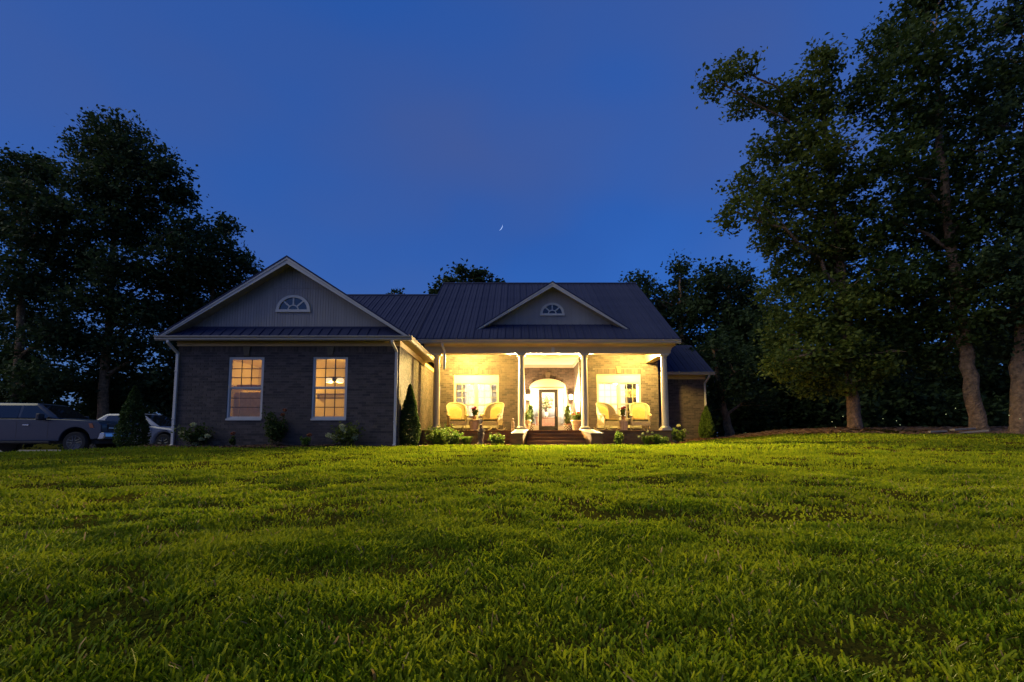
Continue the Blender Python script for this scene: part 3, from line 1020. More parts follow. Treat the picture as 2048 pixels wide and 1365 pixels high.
# ---- porch gutter, entablature, ceiling
gutter(MX0 - 0.1, MX1 + 0.04, YME - 0.02, MZG + 0.015, h=0.15)
EX1 = PXX(1341, YC - 0.16, 690)
zb0, zb1 = PZ(707, YC - 0.16), MZG - 0.05
ent_z = zb0 + (zb1 - zb0) * 0.42
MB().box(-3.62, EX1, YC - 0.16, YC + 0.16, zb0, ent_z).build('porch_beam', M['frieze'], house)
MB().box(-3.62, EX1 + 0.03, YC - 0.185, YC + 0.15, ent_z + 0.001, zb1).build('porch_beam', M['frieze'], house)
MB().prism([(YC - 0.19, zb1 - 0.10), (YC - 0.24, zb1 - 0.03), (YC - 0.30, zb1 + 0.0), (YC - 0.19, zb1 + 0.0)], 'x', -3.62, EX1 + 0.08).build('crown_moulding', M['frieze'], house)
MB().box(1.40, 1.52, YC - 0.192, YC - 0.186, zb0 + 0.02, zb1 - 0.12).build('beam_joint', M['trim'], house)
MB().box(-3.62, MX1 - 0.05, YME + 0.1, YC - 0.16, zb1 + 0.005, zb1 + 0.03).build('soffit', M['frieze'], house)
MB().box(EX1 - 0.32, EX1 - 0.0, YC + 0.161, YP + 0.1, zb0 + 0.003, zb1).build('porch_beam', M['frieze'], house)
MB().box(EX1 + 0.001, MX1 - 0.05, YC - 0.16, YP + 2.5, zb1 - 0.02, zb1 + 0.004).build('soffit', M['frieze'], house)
# porch ceiling boards
mb = MB()
n = 44
for i in range(n):
    a = -3.68 + (EX1 - 0.33 + 3.68) * i / n
    mb.box(a, a + (EX1 - 0.33 + 3.68) / n - 0.008, YC + 0.161, YD + 0.0, ZC, ZC + 0.02)
mb.build('porch_ceiling', M['trim'], house, kind='stuff')
MB().box(-3.68, EX1, YC, 29.5, ZC + 0.06, ZC + 0.12).build('attic_floor', M['trim'], house)
# downspout at the inner corner
xs_ = PXX(884, YME)
downspout([(xs_ - 0.02, YME + 0.06, MZG - 0.07), (xs_ - 0.02, YME + 0.06, MZG - 0.14), (xs_ + 0.05, YC - 0.26, MZG - 0.35), (xs_ + 0.05, YC - 0.26, PZ(740, YC))])

# ---- porch walls
pw1 = [PXX(907.5, YP), PXX(997.5, YP), PZ(855, YP), PZ(749.5, YP)]
pw2 = [PXX(1194, YP), PXX(1282, YP), PZ(855, YP), PZ(748.5, YP)]
AX0, AX1 = 0.18, PXX(1159.5, YP)
PXE = PXX(1317, YP)


def jack(w, rise=0.30):
    return (w[0] - 0.10, w[1] + 0.10, w[3] + 0.004, w[3] + rise)


def soldier_row(w, rise=0.24):
    out = []
    u = w[0] - 0.08
    while u < w[1] + 0.08:
        out.append((u, u + BH - BJ, w[3] + 0.006, w[3] + rise - BJ)); u += BH
    return out


for (u0, u1, w) in ((WXR + 0.0, AX0, pw1), (AX1, PXE, pw2)):
    brick_wall('y', YP, -1, u0, u1, ZF, ZC, [w], arch=lambda a, b, w=w: w[0] - 0.10 < a < w[1] + 0.10 and w[3] < b < w[3] + 0.25, extra=soldier_row(w))
    c = (w[0] + w[1]) / 2
    MB().prism([(c - 0.07, w[3] + 0.02), (c + 0.07, w[3] + 0.02), (c + 0.12, w[3] + 0.33), (c - 0.12, w[3] + 0.33)], 'y', YP - 0.045, YP + 0.04).build('keystone', M['stone'], house, bevel=0.008)
MB().box(PXE - 0.2, PXE - 0.002, YP + 0.201, 28, 0, ZC).build('wall', M['mortar'], house)
# alcove sides, door wall
brick_wall('x', AX1, -1, YP + 0.02, YD - 0.01, ZF, ZC - 0.12, thick=0.15)
brick_wall('x', AX0, 1, YP + 0.02, YD - 0.01, ZF, ZC - 0.12, thick=0.15)
dz1 = PZ(777, YD)                       # spring of the arch
dtop = PZ(759, YD)
dxl, dxr = PXX(1060, YD), PXX(1131.5, YD)
DC = (dxl + dxr) / 2
dh = (dxr - dxl) / 2
ain = lambda a, b: (((a - DC) / (dh + 0.20)) ** 2 + (max(b - dz1, 0) / (dtop - dz1 + 0.20)) ** 2 < 1 and b > dz1)
brick_wall('y', YD, -1, AX0 + 0.0, AX1 + 0.0, ZF, ZC - 0.12, [[dxl + 0.06, dxr - 0.06, ZF - 0.1, dz1 - 0.02]], arch=ain, soldier=0.19)
ring = MB()
K = 30
for k in range(K):
    a0, a1 = math.pi * (k + 0.06) / K, math.pi * (k + 0.94) / K
    e = lambda a, g: (DC + (dh + g) * math.cos(a), dz1 + (dtop - dz1 + g) * math.sin(a))
    ring.prism([e(a0, 0.02), e(a0, 0.2), e(a1, 0.2), e(a1, 0.02)], 'y', YD - 0.003 - 0.004 * (k % 2), YD + 0.02)
ring.build('arch_brick', M['brick'], house, kind='stuff')
MB().prism([(DC - 0.07, dtop + 0.0), (DC + 0.07, dtop + 0.0), (DC + 0.125, dtop + 0.34), (DC - 0.125, dtop + 0.34)], 'y', YD - 0.05, YD + 0.04).build('keystone', M['stone'], house, bevel=0.008)
MB().box(AX0, AX1, YP + 0.0, YP + 0.14, ZC - 0.115, ZC - 0.002).build('alcove_trim', M['trim'], house)
MB().box(AX0, AX1, YP + 0.141, YD, ZC - 0.118, ZC - 0.1).build('alcove_ceiling', M['trim'], house)
MB().box(AX0 + 0.01, AX1 - 0.01, YD - 0.05, YD - 0.012, ZC - 0.26, ZC - 0.12).build('alcove_trim', M['trim'], house)
MB().box(AX1 - 0.05, AX1 - 0.012, YP + 0.1, YD - 0.051, ZC - 0.25, ZC - 0.12).build('alcove_trim', M['trim'], house)

# ---- door in its arched surround
YS = YD - 0.03
arch = MB()
pts = [(DC + dh * math.cos(math.pi * k / 24), dz1 + (dtop - dz1) * math.sin(math.pi * k / 24)) for k in range(25)]
surround = arch.prism(pts, 'y', YS, YS + 0.025).build('door_surround', M['white'], house)
mb = MB()
for k in range(24):
    e = lambda a, g: (DC + (dh + g) * math.cos(a), dz1 + (dtop - dz1 + g) * math.sin(a))
    a0, a1 = math.pi * k / 24, math.pi * (k + 1) / 24
    mb.prism([e(a0, -0.07), e(a0, 0.02), e(a1, 0.02), e(a1, -0.07)], 'y', YS - 0.04, YS + 0.02)
mb.build('arch_moulding', M['white'], surround)
ddl, ddr, ddt = PXX(1077.5, YD), PXX(1115.5, YD), PZ(779.5, YD)
MB().box(dxl, dxl + 0.08, YS - 0.035, YS + 0.03, ZF, dz1).build('door_jamb', M['white'], surround)
MB().box(dxr - 0.08, dxr, YS - 0.035, YS + 0.03, ZF, dz1).build('door_jamb', M['white'], surround)
MB().box(dxl + 0.081, dxr - 0.081, YS - 0.03, YS + 0.03, ddt + 0.02, dz1 - 0.001).build('door_header', M['white'], surround)
for (a, b) in ((dxl + 0.081, ddl - 0.03), (ddr + 0.03, dxr - 0.081)):
    MB().box(a, b, YS - 0.02, YS + 0.04, ZF + 0.0, ZF + 0.30).build('sidelight_panel', M['white'], surround)
    MB().box(a, b, YS + 0.0, YS + 0.008, ZF + 0.301, ddt + 0.019).build('sidelight_pane', M['glass'], surround)
MB().box(ddl - 0.03, ddl - 0.001, YS - 0.025, YS + 0.05, ZF, ddt + 0.019).build('door_jamb', M['white'], surround)
MB().box(ddr + 0.001, ddr + 0.03, YS - 0.025, YS + 0.05, ZF, ddt + 0.019).build('door_jamb', M['white'], surround)
st = 0.155
mb = MB()
mb.box(ddl, ddl + st, YS, YS + 0.045, ZF + 0.015, ddt); mb.box(ddr - st, ddr, YS, YS + 0.045, ZF + 0.015, ddt)
mb.box(ddl + st, ddr - st, YS + 0.001, YS + 0.044, ddt - 0.15, ddt - 0.001); mb.box(ddl + st, ddr - st, YS + 0.001, YS + 0.044, ZF + 0.016, ZF + 0.27)
front_door = mb.build('front_door', M['door'], house, label='dark wooden door with one tall clear pane')
MB().box(ddl + st, ddr - st, YS + 0.018, YS + 0.026, ZF + 0.271, ddt - 0.151).build('pane', M['glass'], front_door)
mb = MB(); mb.tube([(ddr - 0.075, YS - 0.05, ZF + 0.80), (ddr - 0.075, YS - 0.06, ZF + 0.95), (ddr - 0.075, YS - 0.05, ZF + 1.10)], 0.012)
mb.box(ddr - 0.10, ddr - 0.05, YS - 0.012, YS - 0.001, ZF + 0.74, ZF + 1.18)
mb.sphere((ddr - 0.075, YS - 0.03, ZF + 1.15), 0.03)
mb.build('handle', M['brass'], front_door, smooth=True)


# ---- windows
def window(w, Y, units, cols, rows, transom=0.0, recess=0.07, fw=0.055, bottom_cols=None, m='trim', mm='trim'):
    x0, x1, z0, z1 = w
    ya, yb = Y + recess - 0.045, Y + recess + 0.06
    mb = MB()
    mb.box(x0, x0 + fw, ya, yb, z0, z1); mb.box(x1 - fw, x1, ya, yb, z0, z1)
    mb.box(x0 + fw, x1 - fw, ya, yb, z1 - fw, z1 - 0.001); mb.box(x0 + fw, x1 - fw, ya, yb, z0 + 0.001, z0 + fw)
    f = mb.build('window', M[m], house)
    MB().box(x0 - 0.0, x1 + 0.0, Y - 0.03, ya - 0.001, z0 - 0.035, z0 + 0.02).build('sill', M[m], f)
    zt = z1 - fw
    if transom:
        MB().box(x0 + fw, x1 - fw, ya + 0.02, ya + 0.04, z1 - fw - transom, z1 - fw - 0.001).build('transom_panel', M['white'], f)
        MB().box(x0 + fw, x1 - fw, ya - 0.012, yb, z1 - fw - transom - 0.05, z1 - fw - transom - 0.001).build('transom_rail', M[m], f)
        zt = z1 - fw - transom - 0.05
    wu = (x1 - x0 - 2 * fw) / units
    for k in range(units):
        a, b = x0 + fw + k * wu, x0 + fw + (k + 1) * wu
        if k:
            MB().box(a - 0.05, a + 0.05, ya - 0.008, yb, z0 + fw, zt - 0.001).build('mullion', M[m], f)
        a += 0.05 if k else 0.0
        b -= 0.05 if k < units - 1 else 0.0
        zm = (z0 + fw + zt) / 2
        for (zlo, zhi, yo, cc) in ((z0 + fw, zm, 0.02, bottom_cols or cols), (zm, zt, 0.0, cols)):
            sw = 0.035
            y0, y1 = ya + 0.012 + yo, ya + 0.042 + yo
            s = MB()
            s.box(a, a + sw, y0, y1, zlo, zhi); s.box(b - sw, b, y0, y1, zlo, zhi)
            s.box(a + sw, b - sw, y0, y1, zlo + 0.001, zlo + sw); s.box(a + sw, b - sw, y0, y1, zhi - sw, zhi - 0.001)
            s.build('sash', M[m], f)
            xi0, xi1, zi0, zi1 = a + sw, b - sw, zlo + sw, zhi - sw
            g = MB()
            for c in range(1, cc):
                x = xi0 + (xi1 - xi0) * c / cc
                g.box(x - 0.013, x + 0.013, y0 + 0.004, y0 + 0.016, zi0, zi1)
            for r_ in range(1, rows):
                z = zi0 + (zi1 - zi0) * r_ / rows
                g.box(xi0, xi1, y0 + 0.0045, y0 + 0.0155, z - 0.013, z + 0.013)
            g.build('muntin', M[mm], f)
            for c in range(cc):
                for r_ in range(rows):
                    pa, pb = xi0 + (xi1 - xi0) * c / cc, xi0 + (xi1 - xi0) * (c + 1) / cc
                    qa, qb = zi0 + (zi1 - zi0) * r_ / rows, zi0 + (zi1 - zi0) * (r_ + 1) / rows
                    MB().box(pa + 0.002, pb - 0.002, y0 + 0.018, y0 + 0.022, qa + 0.002, qb - 0.002).build('pane', M['glass'], f)
    return f


window(w1, YW, 1, 3, 3, bottom_cols=1, mm='backlit')
window(w2, YW, 1, 3, 3, mm='backlit')
pwin1 = window(pw1, YP, 2, 3, 3, transom=0.30, m='white', mm='cream')
pwin2 = window(pw2, YP, 2, 3, 3, transom=0.28, m='white', mm='cream')
# dark lintel line over the porch windows
for w in (pw1, pw2):
    MB().box(w[0] - 0.02, w[1] + 0.02, YP - 0.012, YP + 0.05, w[3] + 0.0005, w[3] + 0.012).build('lintel', M['black'], house)
# louvred shutters behind the first porch window
for (a, b, za, zb2) in ((pw1[0] + 0.08, pw1[0] + 0.48, pw1[2] + 0.95, pw1[3] - 0.4), (pw1[1] - 0.34, pw1[1] - 0.07, pw1[2] + 0.75, pw1[3] - 0.4), (pw1[0] + 0.1, pw1[1] - 0.1, pw1[2] + 0.06, pw1[2] + 0.52)):
    sh = MB().box(a, a + 0.035, YP + 0.235, YP + 0.26, za, zb2).box(b - 0.035, b, YP + 0.235, YP + 0.26, za, zb2).box(a + .035, b - .035, YP + .236, YP + .259, zb2 - .04, zb2 - .001).box(a + .035, b - .035, YP + .236, YP + .259, za + .001, za + .04).build('shutter', M['wallpale'], house)
    n = int((zb2 - za) / 0.065)
    me = None
    for i in range(n):
        z = za + 0.05 + (zb2 - za - 0.1) * (i + 0.5) / n
        if me is None:
            t = MB().box(-(b - a) / 2 + 0.037, (b - a) / 2 - 0.037, -0.028, 0.028, -0.004, 0.004)
            me = t.mesh('slat', M['wallpale'])
        o = bpy.data.objects.new('slat', me); COL.objects.link(o); o.parent = sh
        o.rotation_euler = (R(-38), 0, 0)
        o.location = ((a + b) / 2 - HO[0], YP + 0.2475 - HO[1], z - HO[2])

# ---- rooms behind the glass
def room(x0, x1, y0, y1, z0, z1, m, fm='floorin'):
    mb = MB()
    mb.box(x0 - 0.08, x0, y0, y1, z0, z1); mb.box(x1, x1 + 0.08, y0, y1, z0, z1); mb.box(x0 - 0.08, x1 + 0.08, y1, y1 + 0.08, z0, z1)
    r_ = mb.build('interior_wall', M[m], house)
    MB().box(x0 - 0.08, x1 + 0.08, y0, y1 + 0.08, z1 + 0.001, z1 + 0.06).build('interior_ceiling', M['wallpale' if m == 'wallpale' else 'wallin'], r_)
    MB().box(x0 - 0.08, x1 + 0.08, y0, y1 + 0.08, z0 - 0.06, z0 - 0.001).build('interior_floor', M[fm], r_)
    return r_


room(WXL + 0.3, WXR - 0.3, YW + 0.202, 19.6, 0.45, 3.15, 'wallin')
room(WXR + 0.1, AX0 - 0.25, YP + 0.202, 26.0, ZF, 3.55, 'wallpale')
room(AX1 + 0.25, PXE - 0.3, YP + 0.202, 26.0, ZF, 3.55, 'wallpale')
room(AX0 + 0.05, AX1 - 0.05, YD + 0.202, 28.5, ZF, 3.45, 'wallpale')

# ---- columns
def column(x, r0=0.135):
    z0, z1 = ZF, zb0
    c = MB()
    prof = []
    hh = z1 - z0
    for k in range(13):
        t = k / 12
        rr = r0 * (1 - 0.20 * max(0, (t - 0.3) / 0.7) ** 1.6)
        prof.append((rr, z0 + 0.16 + (hh - 0.32) * t))
    c.lathe(prof, x, YC, 28)
    o = c.build('column', M['column'], house, smooth=True)
    b = MB().box(x - 0.205, x + 0.205, YC - 0.205, YC + 0.205, z0 + 0.002, z0 + 0.075)
    b.lathe([(0.185, z0 + 0.0755), (0.20, z0 + 0.095), (0.20, z0 + 0.115), (0.18, z0 + 0.132), (0.155, z0 + 0.137), (0.155, z0 + 0.15), (r0, z0 + 0.165)], x, YC, 28)
    b.build('base', M['column'], o, smooth=True)
    r1 = r0 * 0.80
    k = MB().box(x - 0.175, x + 0.175, YC - 0.155, YC + 0.155, z1 - 0.065, z1 - 0.002)
    k.lathe([(r1, z1 - 0.20), (r1 + 0.02, z1 - 0.195), (r1 + 0.02, z1 - 0.18), (r1, z1 - 0.175), (r1 + 0.005, z1 - 0.125), (0.165, z1 - 0.07), (0.168, z1 - 0.0655)], x, YC, 28)
    k.build('capital', M['column'], o, smooth=True)


for u in (873, 1043, 1169.5, 1329.5):
    column(PXX(u, YC))

# ---- porch base, steps, cheek walls
YB = 18.95
PX0, PX1 = -3.66, PXX(1341, YB)
sxl, sxr = PXX(1056, YB), PXX(1160.5, YB)
brick_wall('y', YB, -1, PX0, PX1, -0.35, ZF - 0.06, m='dbrick')
brick_wall('x', PX1, 1, YB + 0.02, YP, -0.35, ZF - 0.06, m='dbrick', thick=0.15)
MB().box(PX0, PX1 + 0.02, YB - 0.03, YD, ZF - 0.058, ZF).build('porch_floor', M['dbrick'], house, bevel=0.01)
nst = 5
fl = 0.10                                              # the flight widens towards the lawn
for i in range(nst):
    zt = ZF - 0.135 * (i + 1) + 0.0
    y0, y1 = YB - 0.03 - 0.30 * (i + 1), YB - 0.032 - 0.30 * i
    e = fl * (i + 1) / nst
    s_ = MB().box(sxl - e, sxr + e, y0 + 0.025, y1, -0.4, zt - 0.035).build('step', M['dbrick'], house)
    MB().box(sxl - e, sxr + e, y0, y1, zt - 0.034, zt).build('tread', M['dbrick'], s_, bevel=0.008)
for sgn, xi in ((-1, sxl - 0.02), (1, sxr + 0.02)):
    yA, yB_ = YB - 0.03, YB - 1.25
    zA, zB_ = ZF - 0.02, 0.42
    def cheek(d, zoff0, zoff1, ov):
        a0, a1 = xi - sgn * ov, xi + sgn * (0.42 + ov)
        b0, b1 = xi + sgn * (0.20 - ov), xi + sgn * (0.62 + ov)
        yb = yB_ - ov
        return [(a0, yA, zA + zoff0 if zoff0 > -1 else -0.4), (a1, yA, zA + zoff0 if zoff0 > -1 else -0.4), (b1, yb, zB_ + zoff0 if zoff0 > -1 else -0.4), (b0, yb, zB_ + zoff0 if zoff0 > -1 else -0.4),
                (a0, yA, zA + zoff1), (a1, yA, zA + zoff1), (b1, yb, zB_ + zoff1), (b0, yb, zB_ + zoff1)]
    ck = MB().hexa(cheek(0, -2, 0.0, 0.0)).build('cheek_wall', M['dbrick'], house)
    MB().hexa(cheek(0, 0.002, 0.055, 0.035)).build('cap_stone', M['stone'], ck, bevel=0.008)
    # bricks on the front and inner faces
    bm_ = MB()
    p0, p1 = Vector((xi + sgn * 0.20, yB_, 0)), Vector((xi + sgn * 0.62, yB_, 0))
    q0, q1 = Vector((xi, yA, 0)), Vector((xi + sgn * 0.20, yB_, 0))
    for (a, b, ztop, nrm) in ((p0, p1, (zB_, zB_), Vector((0, -1, 0))), (q0, q1, (zA, zB_), Vector((-sgn * 0.98, -0.18, 0)))):
        L = (b - a).length
        for r_ in brick_rects(0, L, -0.35, max(ztop)):
            tm = ((r_[0] + r_[1]) / 2) / L
            if r_[3] > ztop[0] + (ztop[1] - ztop[0]) * tm - 0.005:
                continue
            def pt(u, z, d):
                p = a + (b - a) * (u / L) + nrm * d
                return (p.x, p.y, z)
            slab(bm_, pt, r_, -0.01, 0.006)
    bm_.build('brick', M['dbrick'], ck, kind='stuff')

# ---- small wing on the far side
RX1 = PXX(1411, YR)
RZT, RZE = PZ(759, YR), PZ(747, YR - 0.4)
brick_wall('y', YR, -1, PXE + 0.01, RX1, -0.2, RZT, soldier=0.19)
MB().box(RX1 - 0.2, RX1 - 0.004, YR + 0.201, 29, -0.2, RZT + 0.3).build('wall', M['mortar'], house)
MB().box(PXE - 0.05, RX1 + 0.03, YR - 0.03, YR + 0.1, RZT + 0.001, RZE - 0.02).build('frieze_board', M['frieze'], house)
MB().box(PXE - 0.05, RX1 + 0.36, YR - 0.4, YR - 0.031, RZE - 0.035, RZE - 0.015).build('soffit', M['frieze'], house)
yr0, yr1 = YR - 0.42, YR - 0.42 + 3.0
slope_roof(EX1 - 0.3, PXX(1431, YR - 0.42), yr0, RZE + 0.05, yr1, PZ(691, yr1), name='side_roof')
RXE = PXX(1431, YR - 0.42)
MB().add([(EX1 - .3, yr1, PZ(691, yr1) - .02), (RXE, yr1, PZ(691, yr1) - .02), (RXE, yr1 + 3, RZE), (EX1 - .3, yr1 + 3, RZE), (EX1 - .3, yr1, PZ(691, yr1) - .07), (RXE, yr1, PZ(691, yr1) - .07), (RXE, yr1 + 3, RZE - .05), (EX1 - .3, yr1 + 3, RZE - .05)],
         [(0, 1, 2, 3), (4, 7, 6, 5), (0, 4, 5, 1), (1, 5, 6, 2), (2, 6, 7, 3), (3, 7, 4, 0)]).build('rear_roof', M['roof'], house)
MB().prism([(YR + 0.1, RZT), (yr1 + 2.5, RZT), (yr1 + 2.5, RZE + 0.2), (yr1, PZ(691, yr1) - 0.1), (YR + 0.1, RZE + 0.2)], 'x', RX1 - 0.15, RX1 - 0.003).build('gable_end', M['mortar'], house)
gutter(EX1 - 0.2, RXE + 0.03, yr0 - 0.03, RZE - 0.01, h=0.15)
xd = RX1 - 0.03
downspout([(xd + 0.1, yr0 + 0.06, RZE - 0.09), (xd + 0.1, yr0 + 0.06, RZE - 0.16), (xd, YR - 0.05, RZE - 0.46), (xd, YR - 0.05, 0.4)], [(xd, YR - 0.05, 2.0)])

# ================================================================== lamps and furnishings
WARM = (1.0, 0.66, 0.15)
WARM2 = (1.0, 0.62, 0.28)
ROOMC = (1.0, 0.90, 0.76)


def ceiling_light(x, y, label, power, aim):
    t = thing('ceiling_light', label, 'ceiling light', (x, y, ZC), 'porch ceiling lights')
    MB().lathe([(0.16, ZC - 0.001), (0.16, ZC - 0.03), (0.14, ZC - 0.035)], x, y, 24).build('base', M['white'], t, smooth=True)
    MB().lathe([(0.13, ZC - 0.036), (0.125, ZC - 0.06), (0.09, ZC - 0.085), (0.02, ZC - 0.095)], x, y, 24).build('lamp_glass', M['lampglass'], t, smooth=True)
    bulb_or_fill(t, (x, y, ZC - 0.16), power, WARM, 0.06)
    lawn_fill_spot(t, (x, y - 0.05, ZC - 0.17), 4300, (1.0, 0.72, 0.24), aim, 112)  # added fill beside the real lamp, aimed out at the grass
    return t


ceiling_light(PXX(938, YP) + 0.05, 20.35, 'flush porch ceiling lamp above the rocking chairs next to the wing', 980, (0.5, -1, -0.42))
ceiling_light(5.25, 20.15, 'flush porch ceiling lamp above the rocking chairs far from the wing', 980, (0.6, -1, -0.30))


def sconce(x, z, label, power):
    y = YD - 0.16
    t = thing('wall_lantern', label, 'wall lamp', (x, YD - 0.02, z), 'lanterns beside the front door')
    MB().box(x - 0.05, x + 0.05, YD - 0.02, YD - 0.005, z - 0.14, z + 0.14).tube([(x, YD - 0.02, z + 0.08), (x, YD - 0.08, z + 0.22), (x, y, z + 0.24), (x, y, z + 0.19)], 0.012).build('bracket', M['black'], t)
    MB().lathe([(0.065, z - 0.12), (0.085, z + 0.10)], x, y, 6).build('lamp_glass', M['lampglass'], t)
    MB().lathe([(0.10, z + 0.101), (0.085, z + 0.13), (0.02, z + 0.19)], x, y, 6).build('cap', M['black'], t)
    f = MB()
    for k in range(6):
        a = k * math.pi / 3
        f.tube([(x + 0.067 * math.cos(a), y + 0.067 * math.sin(a), z - 0.12), (x + 0.088 * math.cos(a), y + 0.088 * math.sin(a), z + 0.10)], 0.006, 5)
    f.lathe([(0.03, z - 0.16), (0.07, z - 0.135), (0.07, z - 0.121)], x, y, 6)
    f.build('cage', M['black'], t)
    bulb_or_fill(t, (x, y - 0.16, z - 0.02), power, WARM2, 0.05)
    lawn_fill_spot(t, (x, y - 0.17, z - 0.02), 7500, (1.0, 0.74, 0.34), (0, -1, -0.12), 104)  # added fill thrown from the lantern onto the lawn


sconce(PXX(1056, YD), PZ(795, YD), 'black lantern on the brick between column and arched door, wing side', 230)
sconce(PXX(1141, YD), PZ(795, YD), 'black lantern on the brick beside the door handle', 230)


def pendant(x, y, ztop, zlamp, label, power, shades=1, color=ROOMC):
    t = thing('pendant_lamp', label, 'ceiling lamp', (x, y, ztop))
    MB().tube([(x, y, ztop), (x, y, zlamp + 0.2)], 0.012).lathe([(0.06, ztop - 0.02), (0.06, ztop - 0.001)], x, y, 16).build('rod', M['brass'], t)
    if shades == 1:
        MB().lathe([(0.16, zlamp), (0.20, zlamp + 0.06), (0.16, zlamp + 0.14), (0.05, zlamp + 0.19)], x, y, 20).build('lamp_shade', M['lampsoft'], t, smooth=True)
        bulb_or_fill(t, (x, y, zlamp - 0.12), power, color, 0.08)
    else:
        MB().tube([(x - 0.22, y, zlamp + 0.21), (x + 0.22, y, zlamp + 0.21)], 0.014).build('arm', M['brass'], t)
        MB().lathe([(0.05, zlamp + 0.0), (0.085, zlamp + 0.07), (0.07, zlamp + 0.20)], x, y, 16).build('hub', M['black'], t, smooth=True)
        for dx in (-0.2, 0.2):
            MB().lathe([(0.10, zlamp + 0.0), (0.13, zlamp + 0.05), (0.12, zlamp + 0.12), (0.05, zlamp + 0.19)], x + dx, y, 16).build('lamp_shade', M['lampsoft'], t, smooth=True)
        bulb_or_fill(t, (x, y, zlamp - 0.12), power, color, 0.08)


pendant(PXX(668, 17.2), 17.2, 3.15, PZ(766, 17.2), 'pendant lamp with two white glass shades behind the second wing window', 54, 2, (1.0, 0.60, 0.14))
pendant(-8.7, 18.6, 3.15, 2.62, 'frosted pendant lamp inside the first wing window room', 46, 1, (1.0, 0.60, 0.14))
pendant(-1.55, 23.9, 3.55, 2.95, 'glowing pendant lamp in the room behind the shuttered window', 190)
pendant(4.95, 23.9, 3.55, 2.95, 'glowing pendant lamp in the room behind the curtained window', 190)
pendant(1.58, 25.3, 3.45, 3.0, 'glowing pendant lamp in the hall behind the front door', 620)

# wing room: a wooden mantel hood and tall cupboard seen through the first window, a shelf behind the second
x0 = PXX(462, 17.6)
t = thing('cupboard', 'tall brown cupboard with a moulded red wood cornice inside the first wing window', 'cupboard', (x0 + 0.6, 18.2, 0.45))
MB().box(x0 + 0.15, x0 + 0.95, 17.9, 18.5, 0.45, PZ(785, 17.9)).build('body', M['palewood'], t)
MB().box(x0 + 0.05, x0 + 1.25, 17.8, 18.5, PZ(778, 17.8), PZ(770, 17.8)).build('cornice', M['wood'], t, bevel=0.02)
for a in (x0 + 0.18, x0 + 0.56):
    d = MB().box(a, a + 0.36, 17.88, 17.899, 0.6, PZ(790, 17.9)).build('door', M['palewood'], t)
    MB().tube([(a + 0.3, 17.86, 1.3), (a + 0.3, 17.86, 1.5)], 0.012).build('handle', M['brass'], d)
x0 = PXX(640, 19.2)
t = thing('wall_shelf', 'long pale shelf on the far wall behind the second wing window', 'shelf', (x0 + 0.4, 19.55, PZ(800, 19.4)))
MB().box(x0 - 0.3, x0 + 1.4, 19.3, 19.595, PZ(788, 19.4) - 0.02, PZ(788, 19.4) + 0.02).build('board', M['palewood'], t)
for a in (x0 - 0.2, x0 + 1.3):
    MB().box(a - 0.015, a + 0.015, 19.4, 19.594, PZ(788, 19.4) - 0.2, PZ(788, 19.4) - 0.021).build('bracket', M['palewood'], t)


# ------------------------------------------------------------------ leaf tools
def leaf_quads(centres, size, rng, aspect=0.55, up=0.25, normals=None):
    n = len(centres)
    a = rng.standard_normal((n, 3)); a[:, 2] *= 0.6
    a /= np.linalg.norm(a, axis=1, keepdims=True)
    b = rng.standard_normal((n, 3)); b[:, 2] += up
    b -= (b * a).sum(1, keepdims=True) * a
    b /= np.linalg.norm(b, axis=1, keepdims=True) + 1e-9
    s = size * (0.6 + 0.8 * rng.random((n, 1)))
    c = np.cross(a, b)
    fold = c * s * 0.12
    tip, base = centres + a * s, centres - a * s * 0.9
    l_, r_ = centres + b * s * aspect + fold, centres - b * s * aspect + fold
    vs = np.stack([base, r_, tip, l_], 1).reshape(-1, 3)
    return vs, np.arange(n)[:, None] * 4 + np.arange(4)[None, :]


def clump_points(blobs, per_m2, rng, clump_r=0.42, per_clump=26, shell=0.45):
    per_m2 = per_m2 * 1.75
    """blobs: (x,y,z,rx,ry,rz); clumps of leaf centres spread through each"""
    out = []
    for (x, y, z, rx, ry, rz) in blobs:
        n = max(12, int(math.pi * rx * rz * per_m2))
        k = max(3, int(n / per_clump))
        d = rng.standard_normal((k, 3)); d /= np.linalg.norm(d, axis=1, keepdims=True)
        rad = shell + (1.08 - shell) * rng.random((k, 1)) ** 0.7
        rad[rng.random(k) < 0.25] *= 0.55
        cc = d * rad * np.array([[rx, ry, rz]])
        cr = clump_r * (0.55 + 0.9 * rng.random((k, 1)))
        pts = cc.repeat(per_clump, 0) + rng.standard_normal((k * per_clump, 3)) * cr.repeat(per_clump, 0) * np.array([[0.55, 0.55, 0.36]])
        out.append(pts + np.array([[x, y, z]]))
    return np.concatenate(out)


def limb(mb, a, b, r0, r1, rng, n=6, wob=0.08, sides=7):
    a, b = Vector(a), Vector(b)
    L = (b - a).length
    pts, rs = [], []
    for i in range(n + 1):
        t = i / n
        p = a.lerp(b, t)
        w = math.sin(math.pi * t) * wob * L
        p += Vector((rng.standard_normal() * w * 0.5, rng.standard_normal() * w * 0.5, (rng.standard_normal() * 0.3 + 0.6) * w))
        pts.append(p); rs.append(r0 + (r1 - r0) * t)
    mb.tube(pts, rs, sides)
    return pts


